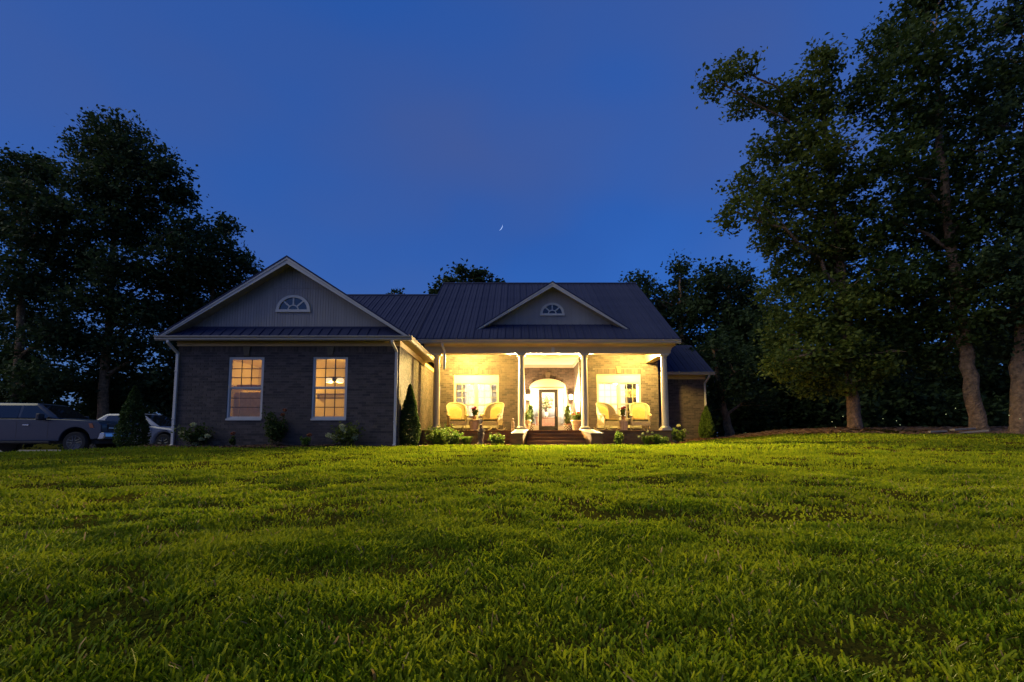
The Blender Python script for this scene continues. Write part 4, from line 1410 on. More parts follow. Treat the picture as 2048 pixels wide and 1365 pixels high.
def tree(name, label, trunk_px, Y, blobs_px, leaf='leaf', size=0.10, per_m2=230, seed=1, r0=0.32, trunk_pts=None, group='trees around the house', clump_r=0.42, depth=1.0, cat='tree', base_z=None, flare=1.2, extra_limbs=True, jitter=1.3):
    rng = np.random.default_rng(seed)
    bx = PXX(trunk_px[0], Y, trunk_px[1])
    bz = gz(bx, Y) - 0.1 if base_z is None else base_z
    t = thing(name, label, cat, (bx, Y, bz), group)
    blobs = []
    for (u, v, ru, rv) in blobs_px:
        dy = float(rng.uniform(-1, 1)) * jitter * depth
        x, z = P(u, v, Y + dy)
        k = FPX / (Y + dy)
        rx, rz = ru / k, rv / k
        blobs.append((x, Y + dy, z, rx, 0.9 * (rx + rz) / 2 * depth + 0.3, rz))
    pts = clump_points(blobs, per_m2, rng, clump_r)
    vs, q = leaf_quads(pts, size, rng)
    raw_mesh('crown', vs, q, M[leaf], t, kind='stuff')
    tr = MB()
    path = [(bx, Y, bz)]
    for (u, v) in (trunk_pts or []):
        x, z = P(u, v, Y)
        path.append((x, Y, z))
    n = len(path)
    # subdivide the trunk path with bark wobble
    fine, rad = [], []
    tot = path[-1][2] - path[0][2]
    for a, b in zip(path[:-1], path[1:]):
        for i in range(5):
            k = i / 5
            p = Vector(a).lerp(Vector(b), k)
            p += Vector((rng.standard_normal() * 0.03, rng.standard_normal() * 0.03, 0)) * (r0 / 0.3)
            h = (p.z - path[0][2]) / tot
            fine.append(p); rad.append(r0 * (1 - 0.78 * h) * (1 + (flare - 1) * max(0, 1 - h * tot / 0.7) ** 2))
    fine.append(Vector(path[-1])); rad.append(r0 * 0.2)
    tr.tube(fine, rad, 12)
    trunk = tr.build('trunk', M['bark'], t, smooth=True)
    if extra_limbs:
        lb = MB()
        for (x, y, z, rx, ry, rz) in blobs:
            cand = [p for p in fine if p.z < z + 0.3 and p.z > bz + 0.22 * tot]
            if not cand:
                cand = [p for p in fine if p.z > bz + 0.22 * tot][:2]
            s = min(cand, key=lambda p: (p - Vector((x, y, z))).length + 0.6 * max(0, p.z - z + 0.8 * abs(p.x - x)))
            i = fine.index(s)
            rr = rad[i] * 0.5
            ps = limb(lb, s, (x, y, z), max(rr, 0.03), 0.025, rng)
            for _ in range(4):
                e = Vector((x, y, z)) + Vector((rng.uniform(-1, 1) * rx, rng.uniform(-1, 1) * ry, rng.uniform(-0.7, 1) * rz)) * 0.95
                limb(lb, ps[rng.integers(3, 7)], e, 0.026, 0.008, rng, n=4, sides=5)
        lb.build('limb', M['bark'], trunk, smooth=True, kind='stuff')
    return t


# right-hand trees on the mound
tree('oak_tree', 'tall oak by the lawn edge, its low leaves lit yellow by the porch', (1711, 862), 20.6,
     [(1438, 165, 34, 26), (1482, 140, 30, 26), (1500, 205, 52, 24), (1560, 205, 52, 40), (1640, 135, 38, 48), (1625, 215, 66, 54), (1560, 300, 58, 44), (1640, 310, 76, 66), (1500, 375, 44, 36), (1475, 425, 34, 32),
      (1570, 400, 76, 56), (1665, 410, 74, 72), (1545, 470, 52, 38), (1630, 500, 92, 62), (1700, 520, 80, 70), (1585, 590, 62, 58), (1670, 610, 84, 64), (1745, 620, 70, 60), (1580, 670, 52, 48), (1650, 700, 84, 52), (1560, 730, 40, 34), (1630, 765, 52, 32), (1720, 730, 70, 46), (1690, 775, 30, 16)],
     leaf='leaf_lit', size=0.10, per_m2=235, seed=3, r0=0.26, trunk_pts=[(1703, 780), (1695, 680), (1680, 520), (1660, 340), (1645, 180)])
tree('oak_tree', 'tallest oak with a bare leaning trunk beside the pale planks', (1957, 856), 19.2,
     [(1840, 20, 70, 56), (1900, -60, 80, 60), (1780, 100, 70, 50), (1880, 110, 100, 66), (1740, 190, 46, 44), (1820, 210, 84, 66), (1920, 230, 86, 76), (1790, 320, 76, 60), (1880, 350, 96, 70), (1770, 430, 66, 54), (1850, 460, 90, 66), (1940, 450, 80, 76),
      (1790, 550, 72, 54), (1880, 570, 92, 62), (1830, 640, 78, 50), (1920, 640, 76, 50), (1790, 700, 60, 40), (1870, 720, 60, 36), (1985, 560, 60, 60)],
     leaf='leaf', size=0.10, per_m2=235, seed=4, r0=0.28, trunk_pts=[(1943, 780), (1925, 660), (1905, 500), (1880, 300), (1870, 60)])
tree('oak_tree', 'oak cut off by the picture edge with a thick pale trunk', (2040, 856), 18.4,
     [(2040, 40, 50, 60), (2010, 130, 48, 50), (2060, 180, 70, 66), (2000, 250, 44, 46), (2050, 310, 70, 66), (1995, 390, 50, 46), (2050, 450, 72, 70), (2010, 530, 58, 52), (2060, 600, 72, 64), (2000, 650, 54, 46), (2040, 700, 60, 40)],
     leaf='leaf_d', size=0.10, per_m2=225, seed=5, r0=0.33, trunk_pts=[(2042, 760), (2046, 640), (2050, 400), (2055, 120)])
tree('sapling_tree', 'thin forked trunk leaning beside the small brick wing', (1462, 884), 27.0,
     [(1440, 700, 44, 34), (1400, 730, 40, 32), (1480, 740, 44, 36), (1450, 780, 50, 30), (1500, 800, 46, 34), (1430, 820, 26, 22)],
     leaf='leaf_d', size=0.13, per_m2=110, seed=6, r0=0.24, trunk_pts=[(1448, 820), (1436, 760), (1425, 690)])
# trees behind the small wing
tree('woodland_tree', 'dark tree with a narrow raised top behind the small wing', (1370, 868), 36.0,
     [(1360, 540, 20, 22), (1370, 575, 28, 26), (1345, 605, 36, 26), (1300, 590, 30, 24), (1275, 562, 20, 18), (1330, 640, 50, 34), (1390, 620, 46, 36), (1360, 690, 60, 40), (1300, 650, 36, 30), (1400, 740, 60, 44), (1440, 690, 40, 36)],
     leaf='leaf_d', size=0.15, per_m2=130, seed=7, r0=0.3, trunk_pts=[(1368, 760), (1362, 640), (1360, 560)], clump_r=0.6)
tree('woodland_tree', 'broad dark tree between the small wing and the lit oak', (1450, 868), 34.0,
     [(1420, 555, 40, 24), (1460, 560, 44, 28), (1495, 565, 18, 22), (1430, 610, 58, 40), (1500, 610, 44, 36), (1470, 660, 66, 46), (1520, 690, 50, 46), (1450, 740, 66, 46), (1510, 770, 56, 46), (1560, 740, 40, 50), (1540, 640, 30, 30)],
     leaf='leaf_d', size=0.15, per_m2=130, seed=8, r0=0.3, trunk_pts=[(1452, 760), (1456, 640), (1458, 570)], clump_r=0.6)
# tops over the roof
tree('woodland_tree', 'dark treetop with spiky shoots rising behind the main ridge', (930, 868), 42.0,
     [(868, 578, 16, 14), (895, 565, 20, 18), (922, 548, 14, 18), (940, 556, 22, 22), (960, 560, 18, 18), (985, 564, 14, 14), (1000, 572, 14, 10), (930, 600, 70, 30)],
     leaf='leaf_d', size=0.20, per_m2=75, seed=9, r0=0.3, trunk_pts=[(930, 700), (930, 570)], clump_r=0.5)
tree('woodland_tree', 'tiny dark treetop showing over the low link roof', (790, 868), 44.0,
     [(785, 588, 9, 8), (800, 590, 8, 8), (792, 610, 18, 16)], leaf='leaf_d', size=0.17, per_m2=60, seed=10, r0=0.2, trunk_pts=[(790, 700), (790, 590)], clump_r=0.35)
# trees on the far side of the parked cars
tree('hardwood_tree', 'tallest dark tree behind the parked vehicles', (205, 880), 31.0,
     [(235, 268, 58, 34), (205, 310, 58, 40), (275, 315, 62, 44), (185, 370, 62, 44), (250, 385, 84, 50), (335, 365, 44, 42), (365, 400, 26, 28), (195, 450, 76, 50), (290, 460, 76, 44), (160, 520, 60, 46), (250, 540, 70, 40), (330, 560, 50, 34), (190, 600, 70, 44), (280, 625, 66, 36), (150, 680, 60, 44), (230, 700, 60, 36), (310, 690, 44, 30), (200, 760, 66, 40), (378, 452, 30, 28), (362, 505, 50, 38), (392, 545, 46, 36), (340, 620, 56, 36)],
     leaf='leaf_d', size=0.135, per_m2=165, seed=12, r0=0.34, trunk_pts=[(208, 780), (215, 660), (228, 480), (238, 320)], clump_r=0.6)
tree('hardwood_tree', 'round-topped dark tree at the picture edge behind the pickup', (30, 880), 30.0,
     [(50, 330, 44, 26), (20, 360, 50, 36), (95, 350, 36, 32), (60, 400, 66, 42), (110, 430, 36, 40), (20, 450, 60, 46), (80, 490, 60, 44), (20, 550, 66, 50), (90, 570, 54, 46), (50, 640, 76, 46), (110, 670, 44, 40), (30, 720, 70, 44), (95, 760, 60, 44), (20, 790, 60, 40)],
     leaf='leaf_d', size=0.135, per_m2=165, seed=13, r0=0.34, trunk_pts=[(34, 780), (42, 640), (48, 400)], clump_r=0.6)
tree('hardwood_tree', 'dark tree leaning out from behind the wing roof', (395, 880), 33.0,
     [(450, 455, 26, 24), (440, 500, 36, 30), (415, 480, 24, 24), (480, 520, 26, 24), (500, 535, 18, 18), (430, 550, 50, 32), (470, 575, 44, 30), (390, 590, 46, 36), (430, 630, 60, 36), (370, 650, 46, 34), (400, 700, 60, 36), (350, 740, 46, 36), (310, 780, 50, 34), (390, 770, 50, 40)],
     leaf='leaf_d', size=0.14, per_m2=150, seed=14, r0=0.3, trunk_pts=[(400, 780), (415, 660), (438, 500)], clump_r=0.6)

# far undergrowth that reads as one mass
rng = np.random.default_rng(50)
for (nm, lb_, u0, u1, Y, vt, vb, n, sd_) in (('undergrowth', 'dark wood edge beyond the mound and oaks', 1430, 2300, 31, 660, 880, 170, 1), ('undergrowth', 'dark hedge of brush behind the parked vehicles', -260, 420, 35, 740, 895, 50, 2)):
    blobs = []
    for i in range(n):
        u = rng.uniform(u0, u1); v = rng.uniform(vt, vb) if i % 2 else rng.uniform((vt + vb) / 2, vb)
        yy = Y + rng.uniform(-2, 4)
        x, z = P(u, v, yy)
        blobs.append((x, yy, z, rng.uniform(1.2, 2.2), 1.4, rng.uniform(0.8, 1.5)))
    vs, q = leaf_quads(clump_points(blobs, 75, rng, 0.6), 0.17, rng)
    o = raw_mesh(nm, vs, q, M['leaf_d'], kind='stuff')
    o['label'] = lb_; o['category'] = 'undergrowth'


# ------------------------------------------------------------------ garden plants
def arborvitae(u, v, Y, h, r, label, seed, m='cedar', lean=0.0):
    rng = np.random.default_rng(seed)
    x = PXX(u, Y, v); z0 = gz(x, Y) + 0.02
    t = thing('arborvitae', label, 'shrub', (x, Y, z0), 'arborvitae by the walls')
    MB().tube([(x, Y, z0 - 0.05), (x + lean * h, Y, z0 + h * 0.9)], [0.035, 0.008], 7).build('stem', M['bark'], t)
    n = 9500
    k = rng.random(n) ** 0.8
    prof = np.interp(k, [0, 0.12, 0.35, 0.7, 0.9, 1], [0.72, 1.0, 0.95, 0.55, 0.22, 0.03])
    a = rng.random(n) * 6.283
    lump = 0.80 + 0.3 * noise2(a * 2.2 + 5, k * 9 + 5, seed) 
    rad = r * prof * lump * (0.55 + 0.5 * rng.random(n) ** 0.5)
    pts = np.stack([x + lean * h * k + rad * np.cos(a), Y + rad * np.sin(a), z0 + 0.03 + k * h], -1)
    vs, q = leaf_quads(pts, 0.042, rng, aspect=0.5)
    raw_mesh('foliage', vs, q, M[m], t, kind='stuff')
    return t


arborvitae(262, 900, 15.9, 2.05, 0.46, 'dark cone shaped arborvitae in front of the silver car', 61)
arborvitae(818, 893, 15.75, 1.98, 0.34, 'dark pointed arborvitae against the lit side wall of the wing', 62)
arborvitae(1414, 882, 23.5, 1.55, 0.36, 'bright green arborvitae at the corner of the small wing', 63, m='shrub')


def plant(name, u, Y, h, r, label, seed, m='shrub', size=0.05, n=700, stems=9, blooms=(), bm='bloom', cat='shrub', upright=False, br=0.075, z0=None, x=None, pot=None):
    rng = np.random.default_rng(seed)
    x = PXX(u, Y, 880) if x is None else x
    z0 = (gz(x, Y) + 0.03) if z0 is None else z0
    t = thing(name, label, cat, (x, Y, z0))
    st = MB()
    tips = []
    for i in range(stems):
        a = rng.random() * 6.283
        rr = r * (0.25 + 0.75 * rng.random())
        tip = Vector((x + rr * math.cos(a), Y + rr * math.sin(a), z0 + h * (0.55 + 0.4 * rng.random())))
        tips.append(tip)
        limb(st, (x + 0.03 * math.cos(a), Y + 0.03 * math.sin(a), z0 - 0.03), tip, 0.010, 0.004, rng, n=4, sides=5)
    bl_pts = []
    for (du, dv) in blooms:                          # blooms given relative to the plant, in metres
        tip = Vector((x + du, Y - 0.04, z0 + dv))
        limb(st, (x, Y, z0), tip, 0.008, 0.004, rng, n=4, sides=5)
        bl_pts.append(tip)
    st.build('stem', M['bark'], t)
    if upright:
        k = n
        a = rng.random(k) * 6.283
        b0 = np.stack([x + 0.06 * np.cos(a), Y + 0.06 * np.sin(a), np.full(k, z0)], -1)
        L = h * (0.6 + 0.5 * rng.random(k))
        sp = r * (0.3 + 0.9 * rng.random(k))
        mid = b0 + np.stack([np.cos(a) * sp * .4, np.sin(a) * sp * .4, L * .75], -1)
        tip = b0 + np.stack([np.cos(a) * sp, np.sin(a) * sp, L * .8], -1)
        pw = np.stack([-np.sin(a), np.cos(a), np.zeros(k)], -1) * 0.008
        vs = np.stack([b0 - pw, b0 + pw, mid + pw, mid - pw, tip], 1).reshape(-1, 3)
        b = np.arange(k)[:, None] * 5
        q = np.concatenate([b + np.array([[0, 1, 2, 3]]), b + np.array([[3, 2, 4, 4]])], 0)
        q1 = np.concatenate([b + np.array([[0, 1, 2]]), b + np.array([[0, 2, 3]]), b + np.array([[3, 2, 4]])], 0)
        raw_mesh('foliage', vs, q1, M[m], t, kind='stuff')
    else:
        k = n
        base = np.array([(p.x, p.y, p.z) for p in tips])
        pick = base[rng.integers(0, len(base), k)]
        tt = (0.25 + 0.85 * rng.random((k, 1))) ** 0.8
        c = np.array([[x, Y, z0]]) * (1 - tt) + pick * tt + rng.standard_normal((k, 3)) * r * 0.22
        c[:, 2] = np.maximum(c[:, 2], z0 + 0.02)
        vs, q = leaf_quads(c, size, rng, aspect=0.5, up=0.6)
        raw_mesh('foliage', vs, q, M[m], t, kind='stuff')
    for p in bl_pts:
        k = 150
        d = rng.standard_normal((k, 3)); d /= np.linalg.norm(d, axis=1, keepdims=True)
        c = np.array([[p.x, p.y, p.z]]) + d * br * (0.6 + 0.45 * rng.random((k, 1))) * np.array([[1.15, 1.15, 0.8]])
        vs, q = leaf_quads(c, 0.022, rng, aspect=0.8)
        raw_mesh('bloom', vs, q, M[bm], t, kind='stuff')
    return t


plant('hydrangea', 390, 15.0, 0.62, 0.42, 'dim hydrangea with pale round blooms beside the corner downspout', 71, m='leaf', n=900, blooms=[(-0.42, 0.42), (-0.32, 0.30), (-0.05, 0.68), (0.22, 0.24), (0.40, 0.33), (-0.15, 0.22), (0.05, 0.10)])
plant('flower', 467, 15.0, 0.34, 0.10, 'small single orange flower below the first wing window', 72, m='leaf', n=120, stems=4, blooms=[(0.0, 0.42)], bm='rust', br=0.05, cat='flower')
plant('crape_myrtle', 545, 15.0, 1.05, 0.34, 'upright olive shrub with a reddish tip between the wing windows', 73, m='leaf', n=1500, size=0.045, stems=14, blooms=[(0.36, 1.12), (0.30, 0.98)], bm='rust', br=0.05)
plant('flower', 613, 14.9, 0.32, 0.15, 'small bright clump with an orange head left of the pale hydrangea', 74, m='shrub', n=260, stems=6, blooms=[(0.10, 0.36)], bm='rust', br=0.06, cat='flower')
plant('hydrangea', 692, 14.9, 0.60, 0.40, 'hydrangea with big cream panicles under the second wing window', 75, m='leaf_lit', n=900, blooms=[(-0.52, 0.34), (-0.40, 0.30), (-0.24, 0.32), (-0.12, 0.62), (-0.10, 0.50), (0.0, 0.44), (0.30, 0.36), (0.26, 0.25), (-0.05, 0.22), (-0.30, 0.26)], br=0.085)
for (u, Y, h, r, n, l_, sd_, up) in ((874, 17.9, 0.62, 0.50, 1500, 'large lit shrub in the corner where wing meets porch', 76, False), (905, 17.8, 0.46, 0.34, 700, 'mid sized lit shrub next to the corner shrub', 77, False),
                                    (933, 17.8, 0.40, 0.34, 300, 'fresh green grassy clump beside the small statue', 78, True), (996, 18.0, 0.34, 0.28, 700, 'round green shrub between statue and steps', 79, False)):
    plant('shrub', u, Y, h, r, l_, sd_, n=n, upright=up, stems=14)
plant('shrub', 1237, 18.4, 0.44, 0.22, 'narrow green shrub beside the steps, under the far chairs', 80, n=700, stems=10)
plant('daylily', 1293, 18.5, 0.42, 0.36, 'spiky clump with small pale seed heads near the porch corner', 81, n=260, upright=True, stems=4, blooms=[(-0.14, 0.42), (0.05, 0.50), (0.22, 0.46), (-0.30, 0.30)], br=0.035, cat='flower')
plant('shrub', 1318, 18.6, 0.34, 0.28, 'low dense green shrub under the corner column', 82, n=900, stems=14)
plant('hydrangea', 1357, 20.6, 0.56, 0.32, 'small hydrangea with cream heads past the porch corner', 83, n=800, stems=12, blooms=[(0.0, 0.72), (0.24, 0.52), (-0.22, 0.30), (-0.2, 0.05)], br=0.07)

# ------------------------------------------------------------------ statue, cat figure, planks
x = PXX(962, 17.7); z = gz(x, 17.7) + 0.04
t = thing('garden_statue', 'weathered garden statue of a small figure on a pillar before the porch', 'statue', (x, 17.7, z))
MB().lathe([(0.15, z), (0.15, z + 0.05), (0.11, z + 0.08), (0.085, z + 0.14), (0.10, z + 0.26), (0.12, z + 0.36), (0.13, z + 0.42), (0.12, z + 0.45)], x, 17.7, 16).build('pedestal', M['statue'], t, smooth=True)
b = MB()
b.lathe([(0.10, z + 0.451), (0.12, z + 0.50), (0.10, z + 0.56), (0.07, z + 0.60), (0.035, z + 0.62), (0.05, z + 0.65), (0.06, z + 0.69), (0.045, z + 0.74), (0.01, z + 0.76)], x, 17.7, 14)
b.tube([(x + 0.08, 17.68, z + 0.56), (x + 0.15, 17.62, z + 0.51), (x + 0.08, 17.58, z + 0.47)], [0.03, 0.028, 0.022])
b.tube([(x - 0.08, 17.68, z + 0.56), (x - 0.14, 17.63, z + 0.52), (x - 0.05, 17.58, z + 0.49)], [0.03, 0.028, 0.022])
b.build('figure', M['statue'], t, smooth=True)
x, y = PXX(1026, 19.5), 19.5
t = thing('figurine', 'slim dark figurine standing on the porch edge beside the column', 'figurine', (x, y, ZF))
MB().lathe([(0.075, ZF + 0.001), (0.07, ZF + 0.05), (0.05, ZF + 0.08)], x, y, 14).build('base', M['statue'], t, smooth=True)
MB().lathe([(0.05, ZF + 0.081), (0.06, ZF + 0.16), (0.045, ZF + 0.26), (0.055, ZF + 0.33), (0.03, ZF + 0.38), (0.042, ZF + 0.43), (0.03, ZF + 0.48), (0.005, ZF + 0.49)], x, y, 14).build('figure', M['statue'], t, smooth=True)
for (u, v, Y, L, W, rz, tilt, l_) in ((1925, 853, 18.9, 1.05, 0.20, 12, 3, 'upper pale plank lying across the pile beside the thick trunk'), (1945, 855, 18.7, 0.9, 0.18, -24, 5, 'lower pale plank jutting out towards the lawn'), (1875, 857, 18.9, 0.75, 0.12, 8, 2, 'thin pale stick of wood in front of the leaning trunk')):
    x = PXX(u, Y, v); z = gz(x, Y) + (0.17 if W > 0.19 else 0.09)
    m4 = Matrix.Translation((x, Y, z)) @ Matrix.Rotation(R(rz), 4, 'Z') @ Matrix.Rotation(R(-tilt), 4, 'Y')
    o = MB().box(-L / 2, L / 2, -W / 2, W / 2, -0.035, 0.035, m4).build('plank', M['palewood'], None, bevel=0.008)
    tag(o, l_, 'plank', 'loose planks under the oaks')

# ------------------------------------------------------------------ porch furniture
def rocking_chair(label):
    t = thing('rocking_chair', label, 'rocking chair', (0, 0, 0), 'wicker rocking chairs on the porch')
    # barrel back: a curved shell, arched at the top
    vs, fs = [], []
    nu, nv = 22, 9
    for side in (0, 1):
        for j in range(nv):
            v = j / (nv - 1)
            for i in range(nu):
                a = R(-112 + 224 * i / (nu - 1))
                w = abs(i / (nu - 1) - 0.5) * 2
                top = 1.20 - 0.42 * w ** 2.3 - 0.06 * w ** 8
                z = 0.40 + (top - 0.40) * v
                rr = 0.375 + 0.045 * v - 0.03 * side + 0.012 * math.sin(v * math.pi)
                ty = 0.14 * v * (1 - 0.4 * w)
                vs.append((math.sin(a) * rr, math.cos(a) * rr * 0.92 + ty - 0.05, z))
    N = nu * nv
    for side in (0, 1):
        for j in range(nv - 1):
            for i in range(nu - 1):
                q = [side * N + j * nu + i, side * N + j * nu + i + 1, side * N + (j + 1) * nu + i + 1, side * N + (j + 1) * nu + i]
                fs.append(q if side == 0 else q[::-1])
    for i in range(nu - 1):
        fs.append((i, N + i, N + i + 1, i + 1)); k = (nv - 1) * nu
        fs.append((k + i, k + i + 1, N + k + i + 1, N + k + i))
    for j in range(nv - 1):
        fs.append((j * nu, (j + 1) * nu, N + (j + 1) * nu, N + j * nu)); k = nu - 1
        fs.append((j * nu + k, N + j * nu + k, N + (j + 1) * nu + k, (j + 1) * nu + k))
    bk = MB().add(vs, fs).build('backrest', M['wicker'], t, smooth=True)
    rim = []
    for i in range(nu):
        p = vs[(nv - 1) * nu + i]; q = vs[N + (nv - 1) * nu + i]
        rim.append(((p[0] + q[0]) / 2, (p[1] + q[1]) / 2, p[2]))
    MB().tube(rim, 0.032, 8).build('rolled_rim', M['wicker'], bk, smooth=True)
    for s in (-1, 1):
        MB().tube([(s * 0.37, 0.0, 0.665), (s * 0.40, -0.15, 0.66), (s * 0.40, -0.30, 0.64), (s * 0.385, -0.37, 0.58)], [0.05, 0.06, 0.06, 0.045], 10).build('armrest', M['wicker'], t, smooth=True)
        MB().prism([(-0.36, 0.22), (0.10, 0.22), (0.10, 0.62), (-0.32, 0.62)], 'x', s * 0.36 - 0.02, s * 0.36 + 0.02).build('side_panel', M['wicker'], t, bevel=0.012)
        MB().tube([(s * 0.33, 0.50, 0.14), (s * 0.33, 0.32, 0.055), (s * 0.33, 0.05, 0.022), (s * 0.33, -0.22, 0.04), (s * 0.33, -0.46, 0.12)], 0.02, 8).build('rocker', M['wicker'], t, smooth=True)
        for yy in (-0.30, 0.24):
            MB().tube([(s * 0.35, yy, 0.30), (s * 0.335, yy + (0.05 if yy > 0 else -0.02), 0.05)], 0.02, 8).build('leg', M['wicker'], t)
    MB().box(-0.34, 0.34, -0.37, -0.33, 0.20, 0.39).build('apron', M['wicker'], t, bevel=0.012)
    MB().box(-0.34, 0.34, -0.33, 0.24, 0.35, 0.39).build('seat', M['wicker'], t)
    c = MB().box(-0.30, 0.30, -0.36, 0.20, 0.392, 0.455).build('seat_cushion', M['piping'], t, bevel=0.025)
    MB().box(-0.305, 0.305, -0.365, 0.205, 0.457, 0.49).build('cushion_top', M['cushion'], c, bevel=0.015)
    m4 = Matrix.Translation((0, 0.20, 0.50)) @ Matrix.Rotation(R(-14), 4, 'X')
    pl = [(-0.25, 0.0), (0.25, 0.0), (0.29, 0.22)] + [(0.29 * math.cos(R(a)), 0.30 + 0.26 * math.sin(R(a))) for a in range(0, 181, 15)] + [(-0.29, 0.22)]
    cu = MB().prism(pl, 'y', -0.02, 0.09)
    cu.v = [tuple(m4 @ Vector(p)) for p in cu.v]
    cu.build('back_cushion', M['cushion'], t, smooth=True, bevel=0.03)
    MB().tube([(-0.30, 0.0, 0.16), (0.30, 0.0, 0.16)], 0.015, 8).build('stretcher', M['wicker'], t)
    return t


chair = rocking_chair('cream wicker rocking chair closest to the wing, before the shuttered window')
spots = [(913, 20.55, 17, None), (987, 20.5, -24, 'cream wicker rocking chair between shuttered window and inner column, its frame sides showing'),
         (1214, 20.5, 26, 'cream wicker rocking chair nearest the steps before the curtained window'), (1280, 20.6, -6, 'cream wicker rocking chair next to the corner column')]
for i, (u, Y, a, l_) in enumerate(spots):
    o = chair if i == 0 else copy_tree(chair)
    o.location = (PXX(u, Y, 850), Y, ZF + 0.001)
    o.rotation_euler = (0, 0, R(a))
    if l_:
        o['label'] = l_


def side_table(u, Y, label):
    x = PXX(u, Y, 850); z = ZF
    t = thing('drum_table', label, 'side table', (x, Y, z), 'drum side tables on the porch')
    MB().lathe([(0.17, z + 0.001), (0.165, z + 0.08), (0.20, z + 0.30), (0.205, z + 0.40), (0.17, z + 0.42)], x, Y, 22).build('drum', M['cream'], t, smooth=True)
    for k in range(6):
        a = k * math.pi / 3 + 0.3
        MB().tube([(x + 0.172 * math.cos(a), Y + 0.172 * math.sin(a), z + 0.03), (x + 0.195 * math.cos(a), Y + 0.195 * math.sin(a), z + 0.25), (x + 0.21 * math.cos(a), Y + 0.21 * math.sin(a), z + 0.40)], 0.014, 6).build('rib', M['wicker'], t)
    MB().lathe([(0.20, z + 0.421), (0.255, z + 0.43), (0.255, z + 0.455), (0.24, z + 0.46)], x, Y, 24).build('top', M['cream'], t, smooth=True)
    return x, z + 0.461


for (u, l_, pl, bm, sd_) in ((948.5, 'cream drum side table between the two chairs near the wing', 'potted green plant with a few dark pink flowers on the table near the wing', 'red', 91),
                             (1247, 'cream drum side table between the two chairs by the corner', 'potted red geranium on the table by the corner', 'red', 92)):
    x, z = side_table(u, 20.6, l_)
    t = plant('potted_flower', u, 20.6, 0.30, 0.13, pl, sd_, m='leaf', n=320, size=0.04, stems=8, blooms=[(-0.05, 0.34), (0.03, 0.38), (0.0, 0.30)], bm=bm, cat='potted plant', br=0.055, x=x, z0=z + 0.14)
    MB().lathe([(0.06, z + 0.001), (0.085, z + 0.12), (0.09, z + 0.14), (0.075, z + 0.141)], x, 20.6, 18).build('pot', M['terra'], t, smooth=True)


def checker_pot(u, Y, label):
    x = PXX(u, Y, 850); z = ZF
    t = thing('topiary', label, 'topiary', (x, Y, z), 'topiaries in chequered pots by the door')
    prof = [(0.13, z + 0.001), (0.165, z + 0.09), (0.19, z + 0.20), (0.205, z + 0.30)]
    pot = MB().lathe([(r_ - 0.008, zz) for r_, zz in prof], x, Y, 24).build('pot', M['check_w'], t, smooth=True)
    n = 16
    for mm, par in (('check_w', 0), ('check_b', 1)):
        mb = MB()
        rows = 4
        for j in range(rows):
            for k in range(n):
                if (j + k) % 2 != par:
                    continue
                def pt(kk, tt, ex=0.0):
                    zz = z + 0.05 + 0.22 * tt
                    rr = np.interp(zz, [p[1] for p in prof], [p[0] for p in prof]) + ex
                    a = 2 * math.pi * kk / n
                    return (x + rr * math.cos(a), Y + rr * math.sin(a), zz)
                q = [pt(k, j / rows), pt(k + 1, j / rows), pt(k + 1, (j + 1) / rows), pt(k, (j + 1) / rows)]
                q2 = [pt(k, j / rows, -0.006), pt(k + 1, j / rows, -0.006), pt(k + 1, (j + 1) / rows, -0.006), pt(k, (j + 1) / rows, -0.006)]
                mb.hexa(q2 + q)
        mb.build('check_tile', M[mm], pot, kind='stuff')
    MB().lathe([(0.21, z + 0.301), (0.225, z + 0.31), (0.225, z + 0.345), (0.20, z + 0.35)], x, Y, 24).build('rim', M['terra'], t, smooth=True)
    MB().tube([(x, Y, z + 0.30), (x, Y, z + 1.15)], 0.016, 7).build('stem', M['bark'], t)
    rng = np.random.default_rng(int(u))
    blobs = [(x, Y, z + 0.50, 0.155, 0.155, 0.15), (x, Y, z + 0.74, 0.15, 0.15, 0.13), (x, Y, z + 0.95, 0.13, 0.13, 0.12), (x, Y, z + 1.12, 0.10, 0.10, 0.10)]
    c = []
    for (bx, by, bz, rx, ry, rz) in blobs:
        d = rng.standard_normal((700, 3)); d /= np.linalg.norm(d, axis=1, keepdims=True)
        c.append(np.array([[bx, by, bz]]) + d * np.array([[rx, ry, rz]]) * (0.75 + 0.32 * rng.random((700, 1))))
    vs, q = leaf_quads(np.concatenate(c), 0.024, rng)
    raw_mesh('foliage', vs, q, M['leaf'], t, kind='stuff')


checker_pot(1061, 22.6, 'spiral topiary in a chequered pot half behind the inner column')
checker_pot(1135.5, 22.6, 'spiral topiary in a chequered pot on the handle side of the door')


def big_pot(u, Y, label, sd_):
    x = PXX(u, Y, 850); z = ZF
    t = plant('planter', u, Y, 0.34, 0.24, label, sd_, m='leaf', n=800, size=0.05, stems=14, blooms=[(-0.16, 0.30), (0.05, 0.36), (-0.06, 0.24)], bm='red', cat='planter', br=0.05, x=x, z0=z + 0.44)
    MB().lathe([(0.17, z + 0.001), (0.18, z + 0.03), (0.24, z + 0.38), (0.275, z + 0.42), (0.285, z + 0.46), (0.26, z + 0.47), (0.24, z + 0.44), (0.02, z + 0.43)], x, Y, 26).build('pot', M['cream'], t, smooth=True)
    for k in range(5):
        a = R(200 + 35 * k)
        MB().sphere((x + 0.215 * math.cos(a), Y + 0.215 * math.sin(a), z + 0.27), 0.035, 8, 6, (1, 1, 1.4)).build('relief', M['cream'], t, smooth=True)


big_pot(1050, 21.3, 'large cream planter half hidden behind the inner column near the wing', 93)
big_pot(1154, 21.3, 'large cream planter with red geraniums beside the column past the door', 94)

